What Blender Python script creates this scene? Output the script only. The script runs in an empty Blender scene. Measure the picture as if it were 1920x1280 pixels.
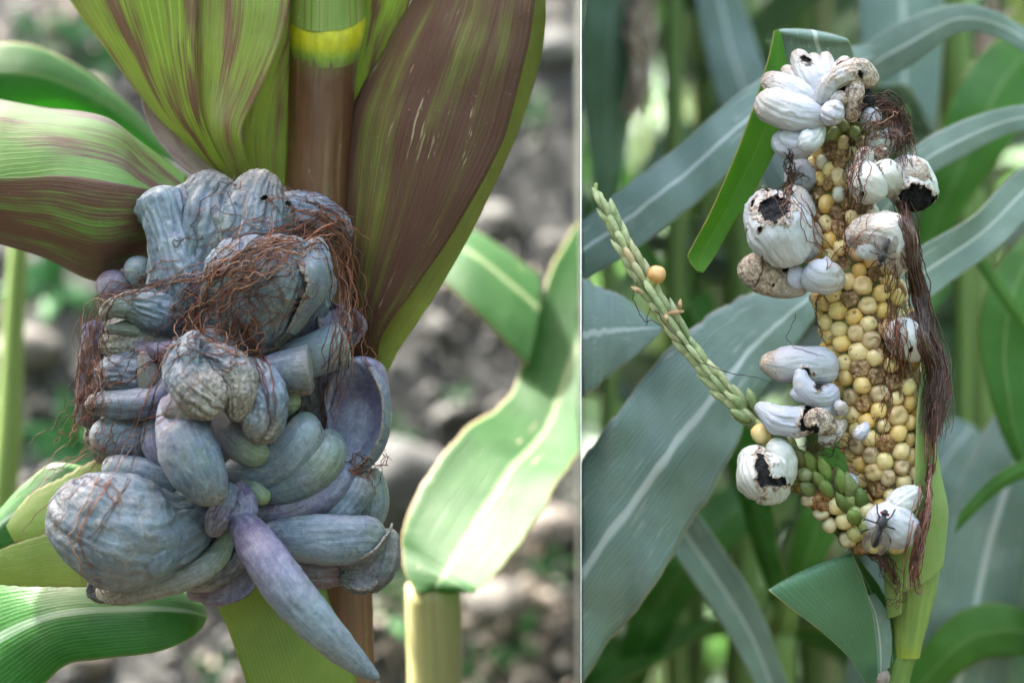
import bpy, bmesh, math, random
import numpy as np
from mathutils import Vector, Matrix, Quaternion
from mathutils.bvhtree import BVHTree

# ------------------------------------------------------------------ camera
sc = bpy.context.scene
COL = sc.collection
S = 0.00025            # metres per photo pixel in the plane of focus
D = 1.13               # distance camera to plane of focus
AX, AY = 1089.5, 640.0 # optical axis in photo pixels
CZ = 1.0               # camera height
cam_d = bpy.data.cameras.new('camera')
cam = bpy.data.objects.new('camera', cam_d); COL.objects.link(cam)
cam.location = (0, -D, CZ); cam.rotation_euler = (math.pi/2, 0, 0)
cam_d.sensor_width = 36.0
cam_d.lens = 36.0*D/(1920*S)
cam_d.shift_x = (960-AX)/1920.0
cam_d.clip_start = 0.02; cam_d.clip_end = 500
cam_d.dof.use_dof = True; cam_d.dof.focus_distance = D-0.020
cam_d.dof.aperture_fstop = 4.2
sc.camera = cam
# ------------------------------------------------------------------ light
SUN = Vector((-0.48, 0.20, 0.85)).normalized()
w = bpy.data.worlds.new('World'); sc.world = w; w.use_nodes = True
nt = w.node_tree
sky = nt.nodes.new('ShaderNodeTexSky'); sky.sky_type = 'NISHITA'; sky.sun_disc = False
sky.sun_elevation = math.asin(SUN.z); sky.sun_rotation = math.atan2(SUN.x, SUN.y)
sky.dust_density = 6.0; sky.ozone_density = 0.25; sky.air_density = 1.0
nt.nodes['Background'].inputs[1].default_value = 0.13
nt.links.new(sky.outputs[0], nt.nodes['Background'].inputs[0])
sd = bpy.data.lights.new('sun', 'SUN'); sd.energy = 2.6; sd.angle = math.radians(0.55); sd.color = (1.0, 0.95, 0.86)
so = bpy.data.objects.new('sun', sd); COL.objects.link(so)
so.rotation_euler = SUN.to_track_quat('Z', 'Y').to_euler(); so.location = (-1, 1, 4)
vs = sc.view_settings
vs.view_transform = 'Standard'; vs.look = 'None'; vs.gamma = 1.0; vs.use_curve_mapping = False
vs.exposure = 3.4
sc.render.engine = 'CYCLES'
sc.cycles.use_denoising = True
sc.cycles.max_bounces = 8

# ------------------------------------------------------------------ numpy noise
_r = np.random.RandomState(7)
_perm = _r.permutation(256); _perm = np.concatenate([_perm, _perm, _perm])
_g = _r.normal(size=(256, 3)); _g /= np.linalg.norm(_g, axis=1)[:, None]
def perlin(p):
    p = np.asarray(p, float); pi = np.floor(p).astype(int); pf = p-pi; pi &= 255
    f = pf*pf*pf*(pf*(pf*6-15)+10); out = 0
    for dx in (0, 1):
        wx = f[..., 0] if dx else 1-f[..., 0]
        for dy in (0, 1):
            wy = f[..., 1] if dy else 1-f[..., 1]
            for dz in (0, 1):
                wz = f[..., 2] if dz else 1-f[..., 2]
                h = _perm[_perm[_perm[pi[..., 0]+dx]+pi[..., 1]+dy]+pi[..., 2]+dz]
                out = out+wx*wy*wz*((_g[h]*(pf-np.array([dx, dy, dz]))).sum(-1))
    return out*1.6
def fbm(p, o=3):
    a, s, t = 1.0, 0, 0
    p = np.asarray(p, float)
    for _ in range(o):
        s = s+a*perlin(p); t += a; a *= .5; p = p*2.03+11.7
    return s/t
def sstep(a, b, x):
    t = np.clip((x-a)/(b-a), 0, 1); return t*t*(3-2*t)

def lin(h):
    h = h.lstrip('#'); o = []
    for i in (0, 2, 4):
        c = int(h[i:i+2], 16)/255
        o.append(c/12.92 if c <= .04045 else ((c+.055)/1.055)**2.4)
    return tuple(o)

# photo pixel + depth (mm behind the plane of focus) -> a point in the place
def P(x, y, d=0.0):
    k = (D+d*.001)/D*S
    return np.array([(x-AX)*k, d*.001, CZ+(AY-y)*k])
def PA(a):
    a = np.asarray(a, float); k = (D+a[:, 2]*.001)/D*S
    return np.stack([(a[:, 0]-AX)*k, a[:, 2]*.001, CZ+(AY-a[:, 1])*k], 1)
def proj(V):
    k = (D+V[:, 1])/D*S
    return V[:, 0]/k+AX, AY-(V[:, 2]-CZ)/k

def crom(pts, n, t=None):
    """Catmull-Rom through control rows, n samples uniform in the row index (or at t)"""
    p = np.asarray(pts, float); m = len(p)
    if t is None: t = np.linspace(0, 1, n)
    t = np.clip(t, 0, 1)*(m-1); i = np.minimum(t.astype(int), m-2); f = (t-i)[:, None]
    p0 = p[np.maximum(i-1, 0)]; p1 = p[i]; p2 = p[i+1]; p3 = p[np.minimum(i+2, m-1)]
    return .5*((2*p1)+(-p0+p2)*f+(2*p0-5*p1+4*p2-p3)*f*f+(-p0+3*p1-3*p2+p3)*f**3)

# ------------------------------------------------------------------ scene helpers
def wloc(o):
    v = Vector((0, 0, 0))
    while o is not None:
        v = v+o.location; o = o.parent
    return v
def thing(name, label, cat, loc=(0, 0, 0), group=None):
    o = bpy.data.objects.new(name, None); COL.objects.link(o); o.location = Vector(loc)
    o.empty_display_size = .02
    o['label'] = label; o['category'] = cat
    if group: o['group'] = group
    return o
def tag(o, label=None, cat=None, group=None, kind=None):
    for k, v in (('label', label), ('category', cat), ('group', group), ('kind', kind)):
        if v: o[k] = v
    return o
def mesh(name, V, F, mat, uv=None, col=None, smooth=True):
    V = np.asarray(V, np.float32); F = np.asarray(F, np.int32)
    me = bpy.data.meshes.new(name); n = F.shape[1]
    me.vertices.add(len(V)); me.vertices.foreach_set('co', V.ravel())
    me.loops.add(F.size); me.loops.foreach_set('vertex_index', F.ravel())
    me.polygons.add(len(F)); me.polygons.foreach_set('loop_start', np.arange(0, F.size, n, dtype=np.int32))
    me.update(calc_edges=True)
    if smooth: me.polygons.foreach_set('use_smooth', np.ones(len(F), bool))
    if uv is not None:
        l = me.uv_layers.new(name='UVMap'); l.data.foreach_set('uv', np.asarray(uv, np.float32).ravel())
    if col is not None:
        a = me.color_attributes.new('Col', 'FLOAT_COLOR', 'POINT'); a.data.foreach_set('color', np.asarray(col, np.float32).ravel())
    me.materials.append(mat)
    return me
def part(name, V, F, mat, parent=None, uv=None, col=None, smooth=True, clip=0, thick=0.0):
    V = np.asarray(V, float)
    if parent is not None: V = V-np.array(wloc(parent))
    me = mesh(name, V, F, mat, uv, col, smooth)
    o = bpy.data.objects.new(name, me); COL.objects.link(o); o.parent = parent
    if clip:
        x0 = (-.0007 if clip < 0 else .0007)-(wloc(parent).x if parent else 0)
        bm = bmesh.new(); bm.from_mesh(me)
        bmesh.ops.bisect_plane(bm, geom=bm.verts[:]+bm.edges[:]+bm.faces[:], dist=1e-6, plane_co=(x0, 0, 0), plane_no=(-clip, 0, 0), clear_outer=True)
        bm.to_mesh(me); bm.free()
    if thick:
        m = o.modifiers.new('thickness', 'SOLIDIFY'); m.thickness = thick; m.offset = 0
    return o
def grid_faces(nr, nc, wrap):
    """rows nr, columns nc; returns faces and per loop uv (u across, v along)"""
    i, j = np.meshgrid(np.arange(nr-1), np.arange(nc if wrap else nc-1), indexing='ij')
    i = i.ravel(); j = j.ravel(); j2 = (j+1) % nc if wrap else j+1
    F = np.stack([i*nc+j, i*nc+j2, (i+1)*nc+j2, (i+1)*nc+j], 1)
    m = nc if wrap else nc-1
    u0, u1 = j/m, (j+1)/m; v0, v1 = i/(nr-1), (i+1)/(nr-1)
    uv = np.stack([np.stack([u0, v0], 1), np.stack([u1, v0], 1), np.stack([u1, v1], 1), np.stack([u0, v1], 1)], 1)
    return F, uv

# ------------------------------------------------------------------ materials
def mat_new(name):
    m = bpy.data.materials.new(name); m.use_nodes = True
    nt = m.node_tree; nt.nodes.clear()
    out = nt.nodes.new('ShaderNodeOutputMaterial')
    return m, nt, out
class NB:
    def __init__(s, nt): s.nt = nt
    def n(s, t, **k):
        o = s.nt.nodes.new(t)
        for a, b in k.items(): setattr(o, a, b)
        return o
    def l(s, a, b): s.nt.links.new(a, b)
    def setin(s, sock, v):
        if hasattr(v, 'is_linked') or isinstance(v, bpy.types.NodeSocket): s.l(v, sock)
        elif isinstance(v, (tuple, list)) and len(v) == 3 and sock.type == 'RGBA': sock.default_value = (*v, 1)
        else: sock.default_value = v
    def uv(s): return s.n('ShaderNodeUVMap').outputs[0]
    def obj(s): return s.n('ShaderNodeTexCoord').outputs['Object']
    def mapp(s, v, scale, loc=(0, 0, 0)):
        m = s.n('ShaderNodeMapping'); s.l(v, m.inputs[0]); m.inputs['Scale'].default_value = scale; m.inputs['Location'].default_value = loc; return m.outputs[0]
    def noise(s, v, scale=1, detail=4, rough=.55, dist=0, col=False):
        m = s.n('ShaderNodeTexNoise'); s.l(v, m.inputs['Vector']); m.inputs['Scale'].default_value = scale
        m.inputs['Detail'].default_value = detail; m.inputs['Roughness'].default_value = rough; m.inputs['Distortion'].default_value = dist
        return m.outputs['Color' if col else 'Fac']
    def ramp(s, f, a, b, c0=0.0, c1=1.0):
        m = s.n('ShaderNodeMapRange'); m.interpolation_type = 'SMOOTHSTEP'; s.l(f, m.inputs[0])
        m.inputs[1].default_value = a; m.inputs[2].default_value = b; m.inputs[3].default_value = c0; m.inputs[4].default_value = c1
        return m.outputs[0]
    def math(s, op, a, b=None, c=None):
        m = s.n('ShaderNodeMath', operation=op)
        for i, v in enumerate((a, b, c)):
            if v is not None: s.setin(m.inputs[i], v)
        return m.outputs[0]
    def mix(s, f, a, b, mode='MIX'):
        m = s.n('ShaderNodeMix', data_type='RGBA', blend_type=mode); m.clamp_factor = True
        s.setin(m.inputs[0], f); s.setin(m.inputs[6], a); s.setin(m.inputs[7], b); return m.outputs[2]
    def bump(s, h, strength=.3, dist=.001, prev=None):
        m = s.n('ShaderNodeBump'); s.l(h, m.inputs['Height']); m.inputs['Strength'].default_value = strength; m.inputs['Distance'].default_value = dist
        if prev is not None: s.l(prev, m.inputs['Normal'])
        return m.outputs[0]
    def sep(s, v):
        m = s.n('ShaderNodeSeparateXYZ'); s.l(v, m.inputs[0]); return m.outputs
    def attr(s, name='Col'):
        m = s.n('ShaderNodeAttribute', attribute_name=name); return m.outputs
    def oinfo(s): return s.n('ShaderNodeObjectInfo').outputs
    def bsdf(s, **k):
        m = s.n('ShaderNodeBsdfPrincipled')
        for a, b in k.items(): s.setin(m.inputs[a.replace('_', ' ')], b)
        return m

def leaf_mat(name, base, base2, rib=(.35, .42, .25), rib_w=.03, veins=34, transl=(.25, .5, .03), tfac=.35, rough=.42,
             streak=None, streak_amt=0.0, streak_scale=(30, 2.2, 1), streak_lo=.5, streak_hi=.62, mask=(0, 0), blem=(.5, .42, .28), blem_amt=.63,
             edge=None, spec=.5, vein_dark=.25, bumpd=.0004, coat=0.0):
    m, nt, out = mat_new(name); b = NB(nt); uv = b.uv(); ob = b.obj(); x = b.sep(uv)
    au = b.math('ABSOLUTE', b.math('SUBTRACT', x[0], .5))
    # parallel veins with uneven spacing
    wob = b.noise(b.mapp(uv, (9, 1.3, 1)), 1, 2)
    ph = b.math('MULTIPLY_ADD', wob, 1.5, b.math('MULTIPLY', x[0], float(veins)))
    vein = b.math('ABSOLUTE', b.math('SINE', b.math('MULTIPLY', ph, math.pi)))
    vein = b.ramp(vein, .0, .5, 1, 0)
    big = b.noise(ob, 28, 4, .6)
    fine = b.noise(b.mapp(uv, (140, 3.5, 1)), 1, 3, .6)
    c = b.mix(b.ramp(big, .35, .68), base, base2)
    c = b.mix(b.math('MULTIPLY', fine, .45), c, b.mix(.5, c, (base2[0]*1.3, base2[1]*1.25, base2[2]*1.2)))
    c = b.mix(b.math('MULTIPLY', vein, vein_dark), c, tuple(min(1, v*1.7+.02) for v in base2))
    if streak is not None:
        sn = b.noise(b.mapp(uv, streak_scale), 1, 5, .65)
        lm = b.noise(b.mapp(uv, (3.6, 2.4, 1), (3.1+mask[0], 1.7+mask[1], 0)), 1, 3, .6)
        fib = b.noise(b.mapp(uv, (230, 5, 1), (2, 6, 0)), 1, 4, .7)
        lv = b.noise(b.mapp(uv, (veins*2.2, .9, 1), (7, 3, 0)), 1, 3, .6)
        sm = b.ramp(b.math('ADD', b.math('ADD', b.math('MULTIPLY', sn, .26), b.math('MULTIPLY', lm, .50)), b.math('ADD', b.math('MULTIPLY', fib, .12), b.math('MULTIPLY', lv, .12))), streak_lo, streak_hi)
        vl = b.math('MULTIPLY', b.ramp(lv, .52, .60), b.ramp(lm, .40, .55)); sm = b.math('MAXIMUM', sm, b.math('MULTIPLY', vl, .75))
        sm = b.math('MULTIPLY', sm, b.math('MULTIPLY', b.ramp(fib, .25, .5, .55, 1.0), streak_amt))
        c = b.mix(b.ramp(fib, .50, .72, 0, .5), c, b.mix(.6, c, (.60, .62, .25))); c = b.mix(b.ramp(fib, .30, .46, .45, 0), c, b.mix(.6, c, (.02, .03, .0)))
        c = b.mix(sm, c, b.mix(b.noise(b.mapp(uv, (80, 4, 1)), 1, 3), streak, tuple(v*1.9+.01 for v in streak)))
        tf = b.math('MULTIPLY', b.math('SUBTRACT', 1.0, b.math('MULTIPLY', sm, .8)), tfac)
    else: tf = tfac
    if rib_w > 0:
        rm = b.ramp(au, rib_w*.45, rib_w, 1, 0); c = b.mix(b.math('MULTIPLY', rm, .85), c, rib)
    if edge is not None: c = b.mix(b.ramp(au, .478, .495), c, edge)
    bl = b.ramp(b.math('MULTIPLY', b.noise(b.mapp(uv, (18, 7, 1), (5, 2, 0)), 1, 4, .7), 1.0), blem_amt, blem_amt+.05)
    c = b.mix(b.math('MULTIPLY', bl, .8), c, blem)
    speck = b.ramp(b.noise(ob, 900, 2, .5), .70, .78); c = b.mix(b.math('MULTIPLY', speck, .35), c, (.55, .55, .5))
    h = b.math('ADD', b.math('MULTIPLY', vein, .6), b.math('MULTIPLY', fine, .6))
    nrm = b.bump(h, .55, bumpd); nrm = b.bump(big, .35, .003, nrm)
    p = b.bsdf(Base_Color=c, Roughness=b.ramp(fine, .3, .7, rough-.08, rough+.12), Normal=nrm)
    p.inputs['Specular IOR Level'].default_value = spec
    p.inputs['Coat Weight'].default_value = coat; p.inputs['Coat Roughness'].default_value = .45
    t = b.n('ShaderNodeBsdfTranslucent'); b.setin(t.inputs[0], b.mix(.35, transl, c)); b.l(nrm, t.inputs['Normal'])
    ms = b.n('ShaderNodeMixShader'); b.setin(ms.inputs[0], tf); b.l(p.outputs[0], ms.inputs[1]); b.l(t.outputs[0], ms.inputs[2])
    b.l(ms.outputs[0], out.inputs[0])
    return m

def gall_mat(name, white=False):
    m, nt, out = mat_new(name); b = NB(nt); uv = b.uv(); ob = b.obj(); a = b.attr(); oi = b.oinfo()
    off = b.n('ShaderNodeVectorMath', operation='ADD'); b.l(uv, off.inputs[0])
    cr = b.n('ShaderNodeCombineXYZ'); b.l(b.math('MULTIPLY', oi['Random'], 37.0), cr.inputs[0]); b.l(b.math('MULTIPLY', oi['Random'], 91.0), cr.inputs[1]); b.l(cr.outputs[0], off.inputs[1])
    ouv = off.outputs[0]
    st = b.noise(b.mapp(ouv, (34, 2.6, 1)), 1, 6, .68, .8)
    st2 = b.noise(b.mapp(ouv, (110, 9.0, 1)), 1, 4, .7, .8)
    bl = b.noise(ob, 75, 5, .6); fine = b.noise(ob, 620, 4, .65); speck = b.noise(ob, 420, 3, .7)
    crust = a['Alpha']
    if white:
        c = b.mix(1.0, a['Color'], (.74, .74, .76), 'MULTIPLY')
        c = b.mix(b.ramp(bl, .40, .68, 0, .8), c, b.mix(.55, c, (.40, .43, .42)))
        c = b.mix(b.math('MULTIPLY', b.ramp(st, .50, .72), .45), c, (.36, .34, .34))
        c = b.mix(b.ramp(b.noise(ob, 34, 5, .7, .6), .55, .70, 0, .45), c, (.52, .43, .34))
        cm = b.ramp(b.math('ADD', crust, b.math('MULTIPLY', b.math('SUBTRACT', b.noise(ob, 210, 5, .7), .5), 1.5)), .38, .75)
        cc = b.mix(b.ramp(fine, .35, .65), (.30, .18, .115), (.68, .56, .46)); c = b.mix(b.math('MULTIPLY', cm, .85), c, cc)
        dust = b.math('MULTIPLY', b.ramp(crust, .25, 1.05), b.ramp(b.noise(ob, 330, 6, .78), .47, .60))
        c = b.mix(b.math('MULTIPLY', dust, .85), c, (.02, .018, .02))
        dk = b.ramp(speck, .67, .74); c = b.mix(b.math('MULTIPLY', dk, b.math('MULTIPLY_ADD', cm, .75, .2)), c, (.03, .025, .025))
        rough, sub = .46, .06
    else:
        dark = b.mix(1.0, a['Color'], (.42, .42, .46), 'MULTIPLY'); pale = b.mix(.28, a['Color'], (.40, .45, .49))
        c = b.mix(b.ramp(st, .30, .72), dark, pale)
        c = b.mix(.45, c, a['Color'])
        c = b.mix(b.math('MULTIPLY', b.ramp(bl, .50, .70), .55), c, b.mix(.55, c, (.15, .095, .17)))
        c = b.mix(b.math('MULTIPLY', b.ramp(b.noise(ob, 42, 4, .6), .52, .68), .5), c, b.mix(.5, c, (.18, .25, .12)))
        c = b.mix(b.math('MULTIPLY', b.ramp(b.noise(ob, 36, 3, .6, .5), .58, .72), .35), c, b.mix(.5, c, (.30, .24, .17)))
        pat = b.noise(ob, 300, 6, .75, .6)
        c = b.mix(b.ramp(pat, .44, .66, 0, .60), c, b.mix(.5, c, (.40, .43, .45)))
        c = b.mix(b.ramp(b.noise(ob, 210, 6, .75, .4), .54, .70, 0, .65), c, b.mix(.65, c, (.03, .035, .045)))
        cm = b.ramp(b.math('ADD', crust, b.math('MULTIPLY', b.math('SUBTRACT', b.noise(ob, 160, 5, .7), .5), 1.1)), .4, .85)
        cc = b.mix(b.ramp(fine, .32, .68), (.06, .045, .036), (.44, .37, .30)); c = b.mix(b.math('MULTIPLY', cm, .72), c, cc)
        dk = b.ramp(speck, .66, .75); c = b.mix(b.math('MULTIPLY', dk, .6), c, (.03, .028, .03))
        rough, sub = .36, .04
    h = b.math('ADD', b.math('MULTIPLY', st, .5), b.math('MULTIPLY', st2, .35))
    nrm = b.bump(h, .55 if not white else .55, .0012)
    nrm = b.bump(b.math('MULTIPLY', fine, b.math('MULTIPLY_ADD', cm, 1.3, .22 if not white else .14)), .7, .0011, nrm)
    p = b.bsdf(Base_Color=c, Roughness=rough, Normal=nrm)
    p.inputs['Specular IOR Level'].default_value = .5; p.inputs['Coat Weight'].default_value = .12; p.inputs['Coat Roughness'].default_value = .3
    p.inputs['Subsurface Weight'].default_value = sub; p.inputs['Subsurface Radius'].default_value = (.004, .003, .003); p.inputs['Subsurface Scale'].default_value = .6
    b.l(p.outputs[0], out.inputs[0]); return m

def simple_mat(name, c1, c2, scale=200, rough=.6, bump=.3, dist=.001, detail=5, spec=.4, sub=0.0, lo=.35, hi=.65, tint=False, c3=None, transl=0.0):
    m, nt, out = mat_new(name); b = NB(nt); ob = b.obj()
    n1 = b.noise(ob, scale, detail, .62); c = b.mix(b.ramp(n1, lo, hi), c1, c2)
    n2 = b.noise(ob, scale*.13, 3, .5)
    if c3 is not None: c = b.mix(b.ramp(n2, .48, .66), c, c3)
    if tint: c = b.mix(1.0, c, b.oinfo()['Color'], 'MULTIPLY')
    nrm = b.bump(n1, bump, dist)
    p = b.bsdf(Base_Color=c, Roughness=rough, Normal=nrm); p.inputs['Specular IOR Level'].default_value = spec
    if sub: p.inputs['Subsurface Weight'].default_value = sub; p.inputs['Subsurface Radius'].default_value = (.003, .002, .001)
    if transl:
        t = b.n('ShaderNodeBsdfTranslucent'); b.l(c, t.inputs[0]); ms = b.n('ShaderNodeMixShader'); ms.inputs[0].default_value = transl
        b.l(p.outputs[0], ms.inputs[1]); b.l(t.outputs[0], ms.inputs[2]); b.l(ms.outputs[0], out.inputs[0])
    else: b.l(p.outputs[0], out.inputs[0])
    return m

def kernel_mat():
    m, nt, out = mat_new('kernel_skin'); b = NB(nt); ob = b.obj(); oi = b.oinfo()
    n = b.noise(b.mapp(ob, (1, 1, 1)), 330, 4, .6); x = b.sep(ob)
    c = b.mix(1.0, oi['Color'], (.86, .86, .88), 'MULTIPLY')
    c = b.mix(b.ramp(n, .45, .75, 0, .5), c, b.mix(.6, c, (.40, .20, .04)))
    # pale crown and greener skin towards the cob
    c = b.mix(b.ramp(x[2], .0012, .0052, 0, .38), c, b.mix(.5, c, (.86, .74, .45)))
    c = b.mix(b.ramp(x[2], -.0035, .0008, .4, 0), c, (.36, .27, .08))
    d = b.ramp(b.noise(ob, 950, 3, .7), .68, .76); c = b.mix(b.math('MULTIPLY', d, .4), c, (.2, .1, .04))
    p = b.bsdf(Base_Color=c, Roughness=.17, Normal=b.bump(n, .3, .0006)); p.inputs['Specular IOR Level'].default_value = .45
    p.inputs['Subsurface Weight'].default_value = .22; p.inputs['Subsurface Radius'].default_value = (.004, .0025, .001); p.inputs['Subsurface Scale'].default_value = .5
    b.l(p.outputs[0], out.inputs[0]); return m

def stalk_mat(name, cols, fib=60, rough=.45, stripes=None):
    """cols: list of (v, colour) along the length"""
    m, nt, out = mat_new(name); b = NB(nt); uv = b.uv(); ob = b.obj(); x = b.sep(uv)
    r = b.n('ShaderNodeValToRGB'); e = r.color_ramp.elements
    while len(e) < len(cols): e.new(.5)
    for q, (v, c) in zip(e, cols): q.position = v; q.color = (*c, 1)
    wob = b.noise(b.mapp(uv, (30, 4, 1)), 1, 3)
    b.l(b.math('ADD', x[1], b.math('MULTIPLY', b.math('SUBTRACT', wob, .5), .012)), r.inputs[0])
    fn = b.noise(b.mapp(uv, (fib, 2, 1)), 1, 5, .65)
    c = b.mix(b.ramp(fn, .35, .7, 0, .55), r.outputs[0], b.mix(.6, r.outputs[0], (.03, .02, .01)))
    fn2 = b.noise(b.mapp(uv, (fib*.35, 1.2, 1), (4, 4, 0)), 1, 3, .6)
    c = b.mix(b.ramp(fn2, .5, .72, 0, .4), c, b.mix(.5, c, (.42, .33, .16)))
    if stripes:
        sw = b.math('ABSOLUTE', b.math('SINE', b.math('MULTIPLY', b.math('ADD', x[0], b.math('MULTIPLY', fn2, .01)), math.pi*stripes[0])))
        sm = b.math('MULTIPLY', b.ramp(sw, .0, .33, 1, 0), b.ramp(b.noise(b.mapp(uv, (40, 1.5, 1), (9, 1, 0)), 1, 2), .40, .55))
        c = b.mix(b.math('MULTIPLY', sm, .85), c, stripes[1])
    sp = b.ramp(b.noise(b.mapp(ob, (1, 1, .28)), 520, 4, .7), .68, .75); c = b.mix(b.math('MULTIPLY', sp, .75), c, (.62, .60, .56))
    p = b.bsdf(Base_Color=c, Roughness=rough, Normal=b.bump(fn, .5, .0006)); p.inputs['Specular IOR Level'].default_value = .45
    b.l(p.outputs[0], out.inputs[0]); return m

M = {}
M['gall'] = gall_mat('blue_grey_gall'); M['wgall'] = gall_mat('white_gall', True)
M['spore'] = simple_mat('black_spore_mass', (.004, .004, .006), (.03, .03, .034), 900, .75, 1.0, .0016, 5, .35, lo=.4, hi=.75)
def silk_mat(name, c1, c2, c3):
    m, nt, out = mat_new(name); b = NB(nt); t = b.attr()['Fac']
    c = b.mix(b.ramp(t, .1, .7), c1, c2); c = b.mix(b.ramp(t, .8, 1.0), c, c3)
    c = b.mix(b.ramp(b.noise(b.obj(), 120, 3), .4, .7, 0, .6), c, b.mix(.6, c, (.02, .01, .008)))
    p = b.bsdf(Base_Color=c, Roughness=.42); p.inputs['Specular IOR Level'].default_value = .5
    b.l(p.outputs[0], out.inputs[0]); return m
M['silk'] = silk_mat('rust_brown_silk', (.055, .018, .010), (.25, .080, .036), (.46, .23, .14))
M['silk_dark'] = silk_mat('dark_brown_silk', (.030, .012, .008), (.10, .040, .026), (.19, .09, .06))
M['silk_pink'] = silk_mat('pink_brown_silk', (.14, .05, .04), (.30, .12, .09), (.42, .24, .19))
M['kernel'] = kernel_mat()
M['husk'] = leaf_mat('green_husk_red_streaks', (.19, .27, .02), (.30, .40, .035), rib_w=0, veins=16, transl=(.35, .55, .05), tfac=.28,
                     streak=(.085, .022, .014), streak_amt=.95, streak_scale=(26, 1.1, 1), streak_lo=.505, streak_hi=.555, blem_amt=.69, vein_dark=.5, bumpd=.0008)
M['husk_stripe'] = leaf_mat('green_husk_red_veins', (.165, .21, .025), (.25, .31, .04), rib_w=0, veins=20, transl=(.35, .55, .05), tfac=.25,
                     streak=(.10, .022, .016), streak_amt=.9, streak_scale=(44, .45, 1), streak_lo=.51, streak_hi=.57, blem_amt=.66, vein_dark=.5, bumpd=.0008)
M['husk_ear'] = leaf_mat('green_ear_husk_maroon', (.10, .20, .03), (.16, .29, .06), rib_w=0, veins=26, transl=(.3, .5, .05), tfac=.12,
                     streak=(.075, .018, .017), streak_amt=.95, streak_scale=(26, 1.0, 1), streak_lo=.48, streak_hi=.58, blem_amt=.74, mask=(1.3, .4))
M['husk_maroon'] = leaf_mat('maroon_ear_husk', (.10, .19, .03), (.15, .25, .05), rib_w=0, veins=28, transl=(.3, .4, .05), tfac=.08,
                     streak=(.085, .026, .02), streak_amt=.95, streak_scale=(30, .9, 1), streak_lo=.40, streak_hi=.52, blem_amt=.74, mask=(.3, 2.4))
M['husk_brown'] = leaf_mat('brown_husk', (.085, .10, .015), (.13, .13, .02), rib_w=0, veins=42, transl=(.3, .3, .05), tfac=.06, rough=.55, spec=.3,
                     streak=(.050, .017, .011), streak_amt=.97, streak_scale=(34, 1.4, 1), streak_lo=.38, streak_hi=.53, blem=(.42, .34, .22), blem_amt=.63, vein_dark=.5, bumpd=.0008)
M['husk_rim'] = leaf_mat('olive_husk', (.15, .20, .03), (.25, .30, .06), rib_w=0, veins=22, transl=(.4, .5, .05), tfac=.2, streak=(.12, .05, .02), streak_amt=.6, streak_scale=(24, 1.1, 1), streak_lo=.53, streak_hi=.63, blem_amt=.72)
M['husk_dry'] = leaf_mat('dry_lilac_husk', (.24, .17, .17), (.36, .31, .28), rib_w=0, veins=18, transl=(.4, .3, .25), tfac=.2, streak=(.12, .03, .04), streak_amt=.7, streak_lo=.5, streak_hi=.6)
M['husk_pale'] = leaf_mat('pale_green_husk', (.24, .36, .07), (.36, .47, .13), rib_w=0, veins=22, transl=(.5, .6, .1), tfac=.25, streak=(.22, .15, .05), streak_amt=.5, streak_lo=.53, streak_hi=.64, edge=(.33, .20, .1))
M['sheath'] = leaf_mat('olive_sheath', (.13, .19, .018), (.19, .25, .03), rib_w=0, veins=30, transl=(.3, .4, .03), tfac=.1, blem=(.2, .08, .02), blem_amt=.72)
M['leaf_dark'] = leaf_mat('dark_green_leaf', (.018, .10, .012), (.04, .17, .03), rib=(.30, .42, .30), rib_w=.05, veins=30, transl=(.2, .6, .01), tfac=.3, rough=.34, edge=(.22, .30, .12), blem_amt=.7)
M['leaf_sun'] = leaf_mat('sunlit_green_leaf', (.016, .075, .018), (.038, .12, .035), rib=(.24, .31, .17), rib_w=.045, veins=26, transl=(.22, .75, .015), tfac=.42, rough=.5, spec=.35, edge=(.35, .25, .15), blem=(.62, .5, .36), blem_amt=.66, bumpd=.0008)
M['leaf_blue'] = leaf_mat('glaucous_leaf', (.145, .225, .185), (.225, .315, .265), rib=(.70, .74, .70), rib_w=.042, veins=30, transl=(.12, .32, .05), tfac=.18, rough=.38, edge=(.46, .46, .34), blem=(.55, .55, .48), blem_amt=.615, coat=.4, vein_dark=.6, spec=.6, bumpd=.0008)
M['leaf_green'] = leaf_mat('fresh_green_leaf', (.05, .17, .02), (.09, .25, .03), rib=(.24, .36, .12), rib_w=.03, veins=24, transl=(.22, .55, .02), tfac=.4, rough=.42, edge=(.34, .22, .08), blem=(.48, .46, .22), blem_amt=.70)
M['leaf_bright'] = leaf_mat('bright_green_leaf', (.075, .22, .012), (.13, .33, .02), rib=(.24, .42, .08), rib_w=.02, veins=20, transl=(.35, .75, .02), tfac=.5, rough=.4, edge=(.45, .30, .10), blem=(.5, .48, .2), blem_amt=.69)
M['leaf_field'] = leaf_mat('field_leaf', (.11, .21, .10), (.21, .32, .20), rib=(.34, .42, .32), rib_w=.04, veins=20, transl=(.12, .36, .03), tfac=.28, rough=.44, blem_amt=.72)
M['stalk_l'] = stalk_mat('brown_stalk', [(0, (.13, .20, .03)), (.04, (.12, .10, .025)), (.09, (.11, .042, .018)), (.25, (.13, .056, .022)), (.8, (.15, .065, .028)), (1, (.22, .12, .05))], 46)
M['stalk_top'] = stalk_mat('striped_sheath', [(0, (.16, .25, .04)), (1, (.18, .27, .04))], 60, stripes=(30, (.14, .03, .012)))
M['stalk_ring'] = stalk_mat('yellow_node', [(0, (.48, .47, .006)), (.45, (.50, .48, .006)), (.7, (.20, .30, .03)), (1, (.13, .15, .03))], 30)
M['stalk_g'] = stalk_mat('green_stalk', [(0, (.16, .26, .06)), (1, (.22, .31, .08))], 34)
M['stalk_y'] = stalk_mat('pale_yellow_sheath', [(0, (.42, .40, .18)), (.6, (.44, .42, .2)), (1, (.30, .34, .09))], 24)
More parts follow.
